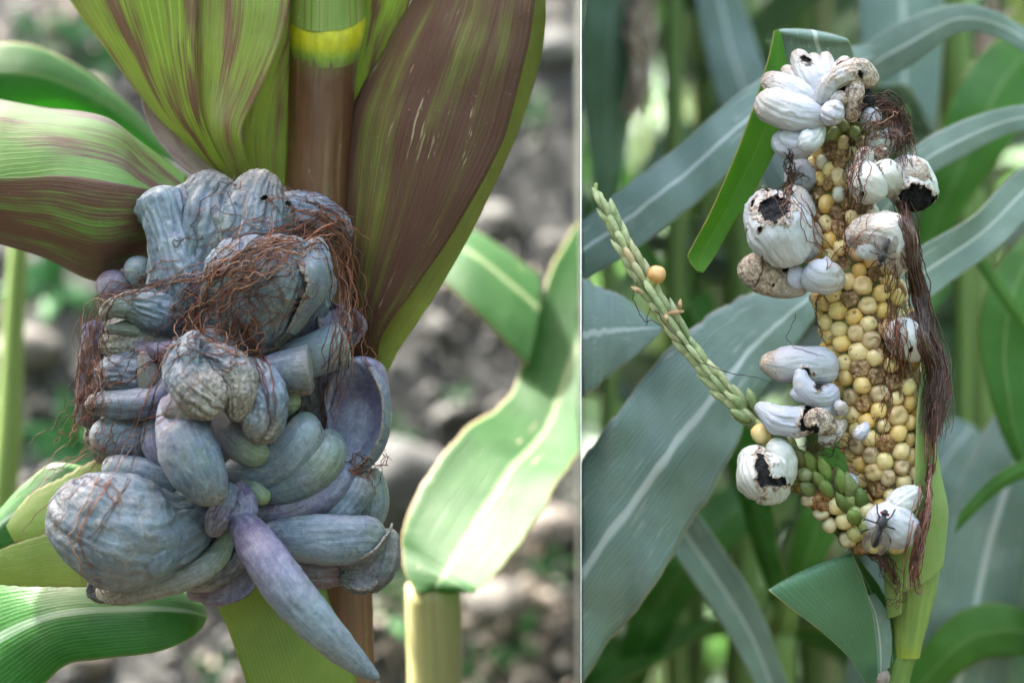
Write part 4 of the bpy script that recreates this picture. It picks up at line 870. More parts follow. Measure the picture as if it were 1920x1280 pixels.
# cob
AXC = np.array([(1582, 205, 18, 40), (1584, 260, 16, 56), (1580, 330, 15, 62), (1578, 400, 14, 66), (1592, 480, 13, 76), (1612, 560, 12, 86), (1628, 640, 12, 90), (1642, 730, 12, 86), (1658, 820, 12, 80), (1670, 900, 12, 76), (1680, 970, 13, 66), (1684, 1020, 14, 44)], float)
V, F, uv, _ = tube(AXC-np.array([0, 0, 0, 13]), nr=60, nc=40, flat=1, lump=.12, fold=.04)
EAR = part('ear', V, F, M['cob'], RP, uv); EAR['label'] = 'upright cob of plump and shrivelled yellow kernels'
cob_V, cob_F, cob_o = [V], [F], [len(V)]
rng = np.random.RandomState(11)
def kmesh(name, kind, seed):
    n, m = 13, 18; th = np.linspace(.0008, np.pi-.0008, n); ph = np.linspace(0, 2*np.pi, m, endpoint=False)
    d = np.stack([np.sin(th)[:, None]*np.cos(ph), np.sin(th)[:, None]*np.sin(ph), np.cos(th)[:, None]*np.ones(m)], -1)
    d = np.sign(d)*np.abs(d)**.88
    V = d*np.array([.0046, .0043, .0050])*(1+.07*fbm(d*1.4+seed*3.3, 2))[..., None]
    if kind == 'dent':     # sunken, creased crown
        h = np.exp(-((d[..., 0]/.55)**2+(d[..., 1]/.42)**2))*(d[..., 2] > 0); V[..., 2] -= .0013*h
        V *= (1+.20*(1-2.2*np.abs(fbm(d*1.7+seed, 3))))[..., None]
    if kind == 'shrivel':
        V *= (1+.42*(1-2.4*np.abs(fbm(d*1.5+seed*2.2, 3))))[..., None]; V[..., 2] *= .72; V[..., 2] -= .0014*np.exp(-((d[..., 0]/.4)**2+(d[..., 1]/.3)**2))*(d[..., 2] > 0)
    if kind == 'point':
        V[..., 2] += .0022*np.exp(-(d[..., 0]**2+d[..., 1]**2)/.09)*(d[..., 2] > 0)
    F, uv = grid_faces(n, m, True)
    return mesh(name, V.reshape(-1, 3), F[:, ::-1], M['chaff'] if kind == 'shrivel' else M['kernel'], uv.reshape(-1, 2))
KM = {'plump': [kmesh('kernel_plump', 'plump', i) for i in range(3)], 'dent': [kmesh('kernel_dent', 'dent', i+5) for i in range(3)], 'shrivel': [kmesh('kernel_shrivelled', 'shrivel', i+9) for i in range(4)], 'point': [kmesh('kernel_point', 'point', 3)]}
KC = {'plump': [(.86, .59, .20), (.88, .67, .29), (.86, .53, .13), (.84, .64, .31)], 'dent': [(.66, .43, .17), (.70, .48, .22), (.55, .37, .2)], 'shrivel': [(1, 1, 1), (.7, .6, .5), (1.1, 1.0, .8)], 'point': [(.82, .66, .2)], 'green': [(.26, .34, .08), (.36, .40, .14)], 'pale': [(.76, .74, .62), (.72, .70, .60)]}
def kernel(parent, pos, out, axis, kind, col, sx=1.0, sy=1.0, sz=1.0, name='kernel'):
    o = bpy.data.objects.new(name, KM[kind][rng.randint(len(KM[kind]))]); COL.objects.link(o); o.parent = parent
    z = Vector(out).normalized(); y = Vector(axis).normalized(); x = y.cross(z).normalized(); y = z.cross(x)
    R = Matrix((x, y, z)).transposed().to_quaternion()
    R = R @ Quaternion((0, 0, 1), rng.uniform(-.5, .5)) @ Quaternion((1, 0, 0), rng.uniform(-.18, .18))
    o.rotation_mode = 'QUATERNION'; o.rotation_quaternion = R
    o.location = Vector(pos)-wloc(parent); o.scale = (sx, sy, sz)
    c = np.array(col)*rng.uniform(.86, 1.08); o.color = (*c, 1)
    return o
def ear_kernels():
    NR = 16
    Cw = np.concatenate([PA(AXC[:, :3]), AXC[:, 3:]*S], 1)
    X = crom(Cw, 400); s = np.concatenate([[0], np.cumsum(np.linalg.norm(np.diff(X[:, :3], axis=0), axis=1))])
    pitch = .0081
    for r in range(NR):
        for i in range(int(s[-1]/pitch)+1):
            si = (i+.5*(r % 2)+.25)*pitch+rng.normal()*.0005
            if si > s[-1]: continue
            X4 = np.array([np.interp(si, s, X[:, k]) for k in range(4)]); X5 = np.array([np.interp(min(si+.004, s[-1]), s, X[:, k]) for k in range(4)]); X3 = np.array([np.interp(max(si-.004, 0), s, X[:, k]) for k in range(4)])
            T = X5[:3]-X3[:3]; T /= np.linalg.norm(T)
            a = 2*np.pi*r/NR+.25*si/.1+.12+rng.normal()*.03
            e1 = np.cross(T, [0, 1, 0]); e1 /= np.linalg.norm(e1); e2 = np.cross(T, e1)
            o = e1*math.cos(a)+e2*math.sin(a)
            if o[1] > .25: continue
            rad = X4[3]*rng.uniform(.91, 1.0)-.0026
            pos = X4[:3]+o*rad
            px, py = proj(pos[None]); px, py = px[0], py[0]
            rel = (px-(AX+X4[0]/((D+X4[1])/D*S)))/(X4[3]/S)
            u = rng.rand()
            if py < 262: kind, col = 'plump', KC['green'][rng.randint(2)]
            elif py < 470:
                kind = 'plump' if u < .55 else ('dent' if u < .7 else 'shrivel'); col = KC['pale'][rng.randint(2)] if u < .14 else KC[kind][rng.randint(len(KC[kind]))]
            elif rel < -.35: kind = 'plump' if u < .88 else 'dent'; col = KC[kind][rng.randint(3)]
            elif rel < .45 and py < 800:
                kind = 'plump' if u < .42 else ('dent' if u < .76 else 'shrivel' if u < .96 else 'point'); col = KC[kind][rng.randint(len(KC[kind]))]
            else:
                kind = 'plump' if u < .62 else ('dent' if u < .86 else 'shrivel'); col = KC[kind][rng.randint(len(KC[kind]))]
            sxx = X4[3]*2*math.pi/NR/.0092*rng.uniform(.92, 1.05); sxx = min(max(sxx, .66), 1.0)
            q = rng.uniform(.82, 1.05); small = rng.uniform(.72, .95) if kind == 'shrivel' else 1.0
            kernel(EAR, pos, o, T, kind, col, sxx*small*q*1.12, 1.05*small*q, small*q*1.04)
            cob_V.append(pos+np.array([[0, 0, 0.], [.004, 0, 0], [0, 0, .004]])+o*.004); cob_F.append(np.array([[0, 1, 2, 2]])+sum(cob_o)); cob_o.append(3)
ear_kernels()
def husk_scraps():
    Vs, Fs, off = [], [], 0
    X = crom(AXC, 200)
    for i in range(170):
        q = X[rng.randint(20, 196)]; a = rng.uniform(-1.3, 1.3); x0 = q[0]+q[3]*math.sin(a)*.97; d0 = q[2]-q[3]*S*1000*math.cos(a)*.93
        L = rng.uniform(5, 13); th = rng.uniform(0, 6.28); e = np.array([math.cos(th), math.sin(th)])*L; n2 = np.array([-e[1], e[0]])*.35
        A = np.array([(x0, q[1], d0), (x0+e[0]*.5+n2[0], q[1]+e[1]*.5+n2[1], d0-1.5), (x0+e[0], q[1]+e[1], d0-rng.uniform(0, 3))]); B = A.copy(); B[1, :2] -= 2*n2; B[:, 2] += .3
        V, F, uv = ribbon(PA(A), PA(B), bulge=.2, na=6, nc=4, seed=i); Vs.append(V); Fs.append(F+off); off += len(V)
    o = part('husk_scraps', np.concatenate(Vs), np.concatenate(Fs), M['tan'], EAR, thick=.0002); o['kind'] = 'stuff'
husk_scraps()
# small side ear at lower left of the cob
SX = np.array([(1478, 838, 4, 12), (1505, 868, 4, 30), (1545, 910, 4, 42), (1590, 955, 6, 52), (1635, 995, 8, 52), (1665, 1015, 10, 34)], float)
V, F, uv, _ = tube(SX-np.array([0, 0, 0, 6]), nr=50, nc=36, flat=.9, lump=.15, fold=.05)
SEAR = part('side_ear', V, F, M['cob'], RP, uv); SEAR['label'] = 'small half-green side ear pointing down to the left'
cob_V.append(V); cob_F.append(F+sum(cob_o)); cob_o.append(len(V))
for x, y, d, kind, c, s in [(1570, 948, -10, 'plump', (.82, .66, .28), 1.0), (1584, 976, -10, 'plump', (.80, .66, .3), .98), (1542, 938, -9, 'shrivel', (.9, .7, .5), 1.0), (1518, 936, -8, 'dent', (.5, .4, .25), .8), (1540, 960, -7, 'dent', (.7, .6, .4), .8), (1556, 984, -7, 'plump', (.72, .62, .38), .84), (1605, 998, -9, 'plump', (.55, .55, .2), 1.0), (1590, 1010, -6, 'dent', (.5, .42, .25), .85), (1640, 1020, -8, 'plump', (.74, .64, .3), 1.0), (1680, 1022, -6, 'plump', (.76, .64, .3), 1.0), (1618, 1020, -5, 'shrivel', (.8, .7, .5), .9), (1606, 965, -10, 'plump', (.2, .28, .06), 1.05), (1625, 985, -12, 'plump', (.24, .32, .08), 1.0), (1598, 935, -8, 'plump', (.22, .30, .07), 1.0), (1628, 960, -12, 'plump', (.7, .6, .3), .95), (1640, 985, -13, 'plump', (.3, .36, .1), .95), (1500, 905, -6, 'shrivel', (.7, .9, .4), .9), (1510, 890, -8, 'plump', (.24, .28, .1), .9)]:
    kernel(SEAR, P(x, y, d), (rng.uniform(-.4, .1), -1, rng.uniform(-.1, .3)), (.6, 0, -.8), kind, c, s, s, s)
def pod(parent, x, y, d, ang, L, wd, tint, name='spikelet', mat='glume', lean=0.0):
    """pointed ridged husklet; ang: direction in the picture plane, degrees anticlockwise from right"""
    a = math.radians(ang); dx, dy = math.cos(a)*L, -math.sin(a)*L
    V, F, uv, _ = tube([(x, y, d, wd*.45), (x+dx*.25, y+dy*.25, d-1.0-lean*.3, wd*.9), (x+dx*.55, y+dy*.55, d-1.4-lean*.6, wd), (x+dx*.82, y+dy*.82, d-.8-lean, wd*.62), (x+dx, y+dy, d-lean, wd*.08)], nr=20, nc=20, flat=.7, lump=.12, lobes=(7, .20, x), fold=.05, seed=x*.1)
    o = part(name, V, F, M[mat], parent, uv); o.color = (*tint, 1); return o
for x, y, d, a, L, wd, tn in [(1530, 890, -8, 115, 46, 15, (.42, .52, .2)), (1556, 905, -9, 108, 48, 15, (.42, .52, .2)), (1580, 925, -9, 104, 48, 15, (.42, .54, .2)), (1602, 940, -9, 100, 46, 14, (.5, .5, .3)), (1515, 875, -8, 125, 40, 13, (.4, .42, .24)), (1500, 890, -7, 160, 30, 12, (.45, .45, .3)), (1530, 925, -9, 150, 34, 14, (.4, .45, .25)), (1620, 955, -11, 95, 40, 14, (.36, .48, .18)), (1560, 930, -12, 125, 34, 13, (.36, .48, .18)), (1590, 960, -13, 120, 34, 14, (.36, .48, .18)), (1610, 980, -14, 130, 30, 14, (.36, .48, .16)), (1545, 915, -13, 130, 34, 13, (.4, .5, .2))]:
    pod(SEAR, x, y, d, a+rng.uniform(-9, 9), L*rng.uniform(1.0, 1.3), wd*rng.uniform(.68, .92), tuple(np.array(tn)*rng.uniform(.7, 1.25)), name='glume', lean=3)

# tassel branch
TB = [(1134, 384, 0, 4), (1150, 420, 0, 6), (1180, 480, 0, 9), (1222, 548, 0, 11), (1278, 632, 0, 12), (1330, 700, 0, 12), (1380, 755, 0, 12), (1432, 800, 0, 12), (1480, 838, 2, 13)]
V, F, uv, _ = tube(TB, nr=60, nc=18, flat=1, lump=.1)
TAS = part('tassel_branch', V, F, M['glume'], RP, uv); TAS.color = (.9, 1.0, .7, 1); TAS['label'] = 'thin green tassel branch reaching up to the left'
tb = crom(np.array(TB), 200)
cum = np.concatenate([[0], np.cumsum(np.linalg.norm(np.diff(tb[:, :2], axis=0), axis=1))])
k = 0
for sd_ in (-1, 1, 0):
    sx_ = 18+10*(sd_+1)
    while sx_ < cum[-1]-8:
        j = np.searchsorted(cum, sx_); c = tb[min(j, 199)]; c2 = tb[max(j-8, 0)]
        ang = math.degrees(math.atan2(-(c2[1]-c[1]), c2[0]-c[0])); nx, ny = math.sin(math.radians(ang)), math.cos(math.radians(ang))
        off = sd_*c[3]*.75
        tn = tuple(np.array([(1.0, 1.0, .85), (1.2, 1.15, 1.0), (1.25, .95, .85), (.8, .85, .7)][rng.choice(4, p=[.46, .34, .06, .14])])*rng.uniform(.85, 1.1))
        pod(TAS, c[0]+nx*off, c[1]+ny*off, c[2]-(6 if sd_ == 0 else 2.2), ang-sd_*rng.uniform(3, 15), rng.uniform(46, 62), rng.uniform(5.0, 6.8), tn)
        sx_ += rng.uniform(25, 36) if sd_ else rng.uniform(30, 48)
V, F = strands([crom(PA(np.array([(1118, 343, 0), (1117, 358, 0), (1128, 366, 0), (1126, 382, 0), (1140, 384, 0), (1142, 400, 0)], float)), 40)], .0009, 6)
o_ = part('twisted_tip', V, F, M['glume'], TAS); o_.color = (1.1, 1.1, .7, 1)
for x, y, a, L in [(1205, 550, 150, 26), (1250, 588, 8, 34), (1246, 590, -60, 14), (1274, 582, 85, 22), (1498, 882, 30, 28)]:
    pod(TAS, x, y, -7, a, L, 4, (1, 1, 1), 'dry_anther', 'tan')
pod(TAS, 1212, 545, -3, 62, 40, 11, (.8, .95, .55)); pod(TAS, 1224, 546, -1, 80, 42, 8, (.9, 1, .7))
kernel(TAS, P(1231, 515, -5), (.2, -1, .5), (.5, 0, .8), 'plump', (.80, .42, .14), .95, .95, .95)
kernel(TAS, P(1427, 814, -8), (-.1, -1, -.1), (.5, 0, .8), 'plump', (.82, .62, .26), 1.12, 1.05, 1.05)
for x, y, a in [(1418, 770, 110), (1408, 790, 150), (1440, 800, 80), (1470, 850, 140), (1478, 870, 170), (1490, 860, 100), (1400, 770, 135)]:
    pod(TAS, x, y, -6, a, 46, 9, (.6, .66, .45))

# white galls
WH = (.68, .68, .72); WB = (.60, .60, .71); WC = (.74, .73, .68); WG = (.66, .70, .62); TN = (.62, .52, .43)
def wgall(ctrl, cols=(WH,), crust=(0,), holes=(), parent=None, name='smut_gall', **k):
    gcount[0] += 1; k.setdefault('seed', gcount[0]); k.setdefault('nr', 90); k.setdefault('nc', 72); k.setdefault('lump', .17); k.setdefault('fold', .06); k.setdefault('ff', 4.5); k.setdefault('lf', 1.1); k.setdefault('crumple', .018)
    if len(ctrl) == 1: raise ValueError
    V, F, uv, cv = tube(ctrl, colr=q4(list(cols), list(crust)), **k)
    V0, F0, sp = V, F, None
    if holes: V, F, uv, cv, sp = pierce(V, F, uv, cv, holes, gcount[0])
    o = part(name, V, F, M['wgall'], parent or RP, uv, cv)
    for s_ in sp or (): part('spore_mass', s_[0], s_[1], M['spore'], o if parent is None else parent)
    V, F = V0, F0
    cob_V.append(V); cob_F.append(F+sum(cob_o)); cob_o.append(len(V))
    return o
def lab(o, s): o['label'] = s; return o
# crown of galls at the top
G = lab(wgall([(1430, 182, -2, 20), (1448, 196, -8, 33), (1490, 210, -12, 34), (1526, 216, -12, 26), (1550, 212, -8, 16)], [TN, WH, WB], (.6, .1, 0), lump=.10), 'white finger-like galls crowning the cob')
GB = dict(parent=G, name='gall_lobe', lump=.10)
wgall([(1436, 146, 2, 12), (1452, 156, -4, 22), (1492, 174, -9, 25), (1530, 194, -10, 18), (1550, 204, -8, 10)], [TN, WH, WH], (.9, .2, 0), **GB)
wgall([(1470, 128, 6, 8), (1480, 138, 2, 15), (1508, 164, -5, 18), (1534, 186, -8, 14), (1552, 200, -8, 8)], [TN, WH], (.7, .1, 0), [(1494, 134, 3, 5, 20, 2)], **GB)
wgall([(1492, 98, 4, 9), (1500, 112, 0, 18), (1518, 146, -6, 22), (1540, 180, -8, 16), (1552, 200, -8, 9)], [TN, WH, WB], (.9, .2, 0), [(1513, 112, 12, 6, 15, 3)], **GB)
wgall([(1522, 102, 4, 8), (1528, 118, 0, 15), (1538, 150, -5, 19), (1548, 184, -8, 14)], [TN, WH, WB], (.8, .2, 0), **GB)
wgall([(1546, 100, 6, 8), (1549, 116, 2, 15), (1552, 150, -3, 18), (1552, 186, -6, 13)], [TN, WH], (.6, .1), **GB)
wgall([(1592, 110, 2, 6), (1583, 118, 0, 12), (1568, 140, -3, 15), (1556, 168, -4, 12)], [TN, WB], (.6, .1), [(1578, 122, 9, 6, -40, 2)], **GB)
G = lab(wgall([(1542, 196, -12, 16), (1548, 170, -16, 17), (1572, 145, -18, 18), (1605, 134, -16, 22), (1626, 148, -12, 22), (1636, 164, -10, 12)], [WH, WH, TN, TN], (.1, .5, .8, .6), [(1612, 138, 4, 6, 0, 2)], crumple=.08), 'twisted white and tan gall with black gaps at the top right')
GB = dict(parent=G, name='gall_lobe')
wgall([(1606, 150, -16, 14), (1602, 175, -18, 16), (1600, 200, -17, 14), (1592, 226, -12, 14)], [TN, TN], (.9, .9), crumple=.12, **GB)
wgall([(1556, 190, -14, 10), (1572, 186, -18, 14), (1590, 182, -18, 10)], [WH, TN], (.4, .8), crumple=.08, **GB)
wgall([(1546, 205, -14, 16), (1562, 212, -18, 25), (1578, 218, -16, 22)], [WH, WB], (.2, .6), crumple=.05, **GB)
V, F, uv, _ = tube([(1578, 150, -8, 14), (1592, 178, -9, 30), (1612, 195, -6, 26), (1622, 222, 0, 14)], nr=40, nc=40, lump=.2, crumple=.2)
part('spore_mass', V, F, M['spore'], G)
wgall([(1620, 166, -10, 10), (1624, 182, -8, 10), (1618, 206, -6, 12)], [TN], (.9,), [(1626, 186, 8, 20, 10, 3)], crumple=.15, **GB)
lab(wgall([(1466, 245, 0, 16), (1478, 262, -4, 32), (1505, 264, -8, 28), (1535, 250, -8, 14)], [WB, WB], (.2, .1)), 'lilac white gall under the crown')
wgall([(1500, 272, -12, 12), (1515, 266, -15, 22), (1530, 258, -14, 17), (1544, 236, -10, 6)], [WH, WG], (.1,))
wgall([(1614, 215, -8, 10), (1632, 222, -10, 22), (1648, 230, -8, 14)], [WH], (0,)); wgall([(1655, 250, 0, 14), (1668, 264, -3, 26), (1676, 280, 0, 16)], [WG, WH], (0,))
wgall([(1606, 290, -14, 14), (1620, 296, -16, 21), (1634, 304, -14, 14)], [WG, WC], (.1,)); wgall([(1628, 250, -6, 12), (1640, 264, -8, 18), (1648, 280, -6, 12)], [WG], (.1,))
wgall([(1638, 282, -12, 8), (1650, 288, -14, 13), (1660, 300, -12, 12)], [TN], (.9,), crumple=.12)
lab(wgall([(1594, 340, -16, 22), (1618, 340, -20, 37), (1640, 352, -20, 32), (1650, 358, -16, 18)], [WC, WC], (0,), [(1618, 362, 3, 4, 0, 1)]), 'round white gall at the right of the upper cob')
wgall([(1640, 315, -14, 22), (1658, 332, -18, 34), (1672, 350, -14, 24), (1676, 360, -10, 14)], [WC, TN], (.2, .7), [(1650, 340, 9, 24, -12, 2.5)])
lab(wgall([(1676, 302, -2, 16), (1700, 328, -6, 42), (1712, 362, -8, 46), (1712, 392, -4, 30)], [WC, WC, WG], (.2, .2, .1), [(1716, 374, 36, 27, 20, 9)], nr=110, nc=90), 'split white gall with a large black hollow, right edge of the cob')
wgall([(1690, 306, -12, 14), (1712, 318, -16, 22), (1732, 338, -16, 17), (1744, 352, -12, 9)], [WC, TN], (.3, 1), flat=.45, crumple=.06)
lab(wgall([(1424, 372, -4, 22), (1440, 396, -12, 46), (1462, 432, -16, 58), (1478, 464, -14, 46), (1486, 484, -8, 28)], [WB, WH, WH, WC], (.3, .2, .05, .1), [(1450, 392, 32, 24, 8, 5), (1424, 430, 4, 6, 0, 1.5)], nr=130, nc=100, lump=.10), 'big white gall with a ragged black opening, left of the cob')
wgall([(1398, 384, -6, 3), (1410, 392, -10, 14), (1424, 410, -12, 24), (1440, 440, -10, 30)], [WB], (.2, 0), parent=None)
wgall([(1468, 358, -8, 8), (1486, 366, -8, 20), (1502, 390, -8, 24), (1506, 420, -6, 18)], [TN, WH], (.5, .4), [(1516, 406, 5, 8, 0, 2)])
wgall([(1512, 415, -6, 12), (1518, 440, -8, 22), (1512, 470, -8, 20), (1500, 486, -4, 10)], [TN, WC], (.8, .3), [(1516, 458, 3, 4, 0, 1)], crumple=.05)
lab(wgall([(1406, 480, 2, 22), (1420, 505, -2, 34), (1455, 525, -4, 30), (1492, 532, -4, 24), (1515, 530, 0, 14)], [TN, TN, WH], (.95, .7, .2), [(1450, 534, 4, 4, 0, 1), (1476, 505, 10, 4, -20, 2)], crumple=.07), 'wrinkled tan gall under the big torn one')
lab(wgall([(1516, 500, -12, 20), (1532, 514, -15, 34), (1556, 518, -14, 32), (1572, 510, -10, 18)], [WB, WH, TN], (.1, .2, .8)), 'smooth grey white gall left of the cob middle')
wgall([(1500, 500, -12, 14), (1492, 520, -14, 16), (1500, 542, -12, 10)], [WB], (.1,), flat=.5)
lab(wgall([(1592, 436, -18, 10), (1606, 440, -22, 26), (1634, 436, -26, 33), (1668, 448, -26, 44), (1684, 480, -22, 34), (1686, 508, -18, 12), (1684, 520, -17, 3)], [WH, TN, WC, WC], (.3, .6, .2, .05, .05), nr=120, nc=90, lump=.12), 'white gall with tan top and pointed lower end, fly resting on it')
wgall([(1626, 446, -24, 18), (1634, 466, -26, 28), (1640, 486, -24, 14)], [WH, WC], (.2, .1)); wgall([(1640, 415, -22, 14), (1662, 412, -26, 15), (1672, 424, -24, 10)], [TN], (.9,), crumple=.1)
lab(wgall([(1492, 300, 12, 16), (1502, 330, 10, 30), (1508, 362, 10, 24)], [WB], (.1,)), 'lilac grey gall behind the left of the upper cob')
lab(wgall([(1680, 600, -12, 20), (1694, 630, -16, 34), (1712, 648, -14, 30), (1728, 656, -8, 18)], [WC, WC, TN], (0, .1, .7), [(1708, 655, 3, 5, 30, 1)]), 'cream gall at the right edge of the cob middle')
wgall([(1700, 592, -6, 12), (1722, 606, -4, 16), (1734, 632, -4, 14)], [TN], (.9,), crumple=.1)
lab(wgall([(1430, 672, -8, 14), (1452, 682, -12, 26), (1500, 684, -12, 34), (1545, 688, -8, 32), (1566, 690, -4, 20)], [TN, WB, WB], (1, .3, .05, 0), [(1510, 695, 10, 8, 0, 3)]), 'pointed lilac white gall with a tan tip, left of the cob')
G = lab(wgall([(1500, 690, -18, 10), (1504, 715, -20, 16), (1520, 738, -20, 20), (1548, 742, -16, 20), (1566, 730, -10, 16)], [WB], (.1,), [(1537, 712, 11, 14, 0, 4)]), 'curled lilac gall with black cracks')
wgall([(1486, 730, -16, 8), (1496, 738, -18, 13), (1516, 746, -18, 12)], [WB], (0,), parent=G, name='gall_lobe')
lab(wgall([(1418, 758, -14, 8), (1434, 770, -17, 16), (1465, 788, -19, 27), (1505, 788, -18, 26), (1540, 768, -14, 24), (1566, 738, -10, 22)], [WB, WB, WH], (.1, 0), [(1516, 780, 13, 34, 12, 5), (1530, 745, 10, 22, 25, 4)], nr=120, nc=90), 'curved white gall like a horn, split by a black tear')
wgall([(1508, 794, -24, 10), (1530, 788, -27, 20), (1552, 800, -26, 18), (1560, 812, -22, 8)], [TN, TN], (1, .9), [(1520, 812, 12, 16, 40, 4)], flat=.5, crumple=.1)
wgall([(1540, 812, -18, 10), (1552, 818, -20, 18), (1572, 800, -18, 14), (1584, 792, -14, 8)], [WH, TN], (.2, .8), crumple=.06)
lab(wgall([(1412, 838, -14, 26), (1416, 862, -18, 32), (1428, 890, -22, 48), (1440, 914, -20, 40), (1440, 928, -14, 20)], [WC, WC, WG], (.05, .1), [(1430, 880, 12, 34, -4, 4), (1444, 902, 26, 10, 10, 3)], nr=120, nc=96), 'heart-shaped white gall with a black triangular tear')
wgall([(1440, 838, -14, 16), (1458, 846, -18, 24), (1468, 880, -18, 26), (1462, 912, -14, 18)], [WC, WG], (.05,))
lab(wgall([(1640, 958, -20, 18), (1655, 972, -25, 34), (1682, 988, -26, 38), (1700, 998, -22, 30), (1708, 1004, -18, 18)], [WH, WB], (.05,), nr=110, nc=84), 'white gall at the foot of the cob, fly resting on it')
wgall([(1664, 968, -24, 18), (1686, 946, -24, 24), (1708, 930, -20, 22), (1718, 924, -16, 12)], [WC, WH], (.05,))
wgall([(1585, 888, -8, 8), (1594, 902, -10, 14), (1606, 910, -8, 8)], [WB], (.1,)); wgall([(1604, 820, -20, 5), (1612, 814, -23, 12), (1622, 800, -22, 9), (1625, 792, -20, 3)], [WB], (.1,)); wgall([(1572, 752, -18, 8), (1576, 764, -20, 12), (1588, 772, -18, 10)], [WH, TN], (.3, .6))
cV = np.concatenate(cob_V); cF = np.concatenate(cob_F)
kb = bmesh.new()
cbvh = BVHTree.FromPolygons([Vector(v) for v in cV], [tuple(dict.fromkeys(f)) for f in cF.tolist()])
# silk of the cob
LOOSE = .35
silk('silk', [
    ([(1640, 190, -4), (1672, 205, -2), (1690, 240, 0), (1694, 300, 2)], 90, 8, 4, .28),
    ([(1610, 200, -8), (1650, 190, -6), (1680, 215, -2), (1696, 265, 0)], 40, 9, 5, .26),
    ([(1690, 380, 4), (1706, 430, 2), (1716, 500, 0), (1728, 570, -2), (1746, 640, -4), (1762, 700, -10), (1756, 760, -14), (1748, 820, -18)], 190, 5.5, 5, .36),
    ([(1700, 470, 0), (1722, 560, -2), (1740, 640, -4), (1752, 720, -12), (1744, 800, -18)], 60, 7, 6, .30),
    ([(1480, 285, 0), (1486, 330, 0), (1480, 360, 0), (1474, 395, -4)], 14, 8, 7, .30),
    ([(1480, 340, 0), (1500, 330, 0), (1520, 335, 0)], 5, 8, 5, .24),
    ([(1478, 540, -4), (1480, 570, 0), (1490, 600, 0), (1476, 640, 0), (1530, 665, -8), (1560, 690, -8)], 1, 1, 4, .22),
    ([(1428, 480, -10), (1430, 505, -10), (1415, 540, -8)], 2, 1, 1, .4),
    ([(1420, 935, -14), (1422, 955, -10), (1440, 985, -8)], 1, 1, 2, .24),
    ([(1210, 610, -4), (1225, 580, -4), (1260, 620, -8), (1320, 680, -8), (1390, 700, -8), (1450, 720, -8)], 1, 1, 4, .2),
    ([(1195, 520, -4), (1190, 560, -4), (1205, 600, -4), (1240, 610, -4), (1270, 640, -4)], 1, 1, 4, .2),
    ([(1590, 1005, -8), (1620, 1030, -8), (1650, 1045, -10), (1670, 1075, -8), (1685, 1100, -6)], 26, 5, 5, .30),
    ([(1585, 985, -10), (1590, 1010, -10), (1592, 1040, -6)], 5, 5, 4, .26),
    ([(1680, 1085, -8), (1690, 1110, -8), (1675, 1125, -6), (1655, 1115, -4)], 4, 5, 7, .2),
    ([(1500, 850, -12), (1540, 850, -12), (1580, 840, -10), (1600, 870, -10)], 9, 12, 9, .22),
    ([(1530, 560, -10), (1530, 600, -8), (1545, 640, -10)], 2, 2, 4, .26),
], 'silk_dark', RP, cbvh, 8, 'dark brown silk hanging down the right of the cob', dflt=-2.0)
silk('silk', [
    ([(1752, 760, -14), (1746, 830, -20), (1742, 900, -22), (1736, 950, -24), (1724, 1010, -24), (1715, 1060, -20), (1714, 1095, -16)], 70, 5, 3, .36),
    ([(1714, 1060, -20), (1712, 1090, -16), (1718, 1112, -14), (1730, 1108, -12)], 5, 2, 2, .3),
    ([(1752, 640, -6), (1768, 700, -6), (1762, 760, -6), (1750, 800, -6)], 40, 6, 4, .3),
], 'silk_pink', RP, cbvh, 9, 'reddish lower tail of the hanging silk', dflt=-8.0)
silk('silk', [
    ([(1600, 240, -20), (1596, 330, -22), (1592, 420, -22), (1580, 480, -22)], 9, 7, 4, .24),
    ([(1680, 500, -20), (1672, 580, -24), (1680, 680, -24), (1672, 780, -24), (1660, 860, -22)], 26, 12, 8, .20),
    ([(1668, 520, -20), (1660, 600, -24), (1666, 680, -24), (1680, 760, -24)], 16, 14, 10, .20),
    ([(1640, 220, -14), (1620, 260, -18), (1600, 320, -20), (1596, 380, -20)], 12, 10, 8, .22),
    ([(1690, 250, 0), (1650, 270, -10), (1620, 250, -14), (1650, 230, -12)], 20, 16, 12, .20),
    ([(1500, 380, -4), (1560, 470, -20), (1600, 460, -22), (1650, 420, -24)], 7, 14, 10, .22),
    ([(1700, 560, -4), (1690, 640, -16), (1700, 720, -10)], 10, 10, 6, .22),
], 'silk', RP, cbvh, 12, 'thin rust brown silk threads over the kernels', dflt=-20.0)

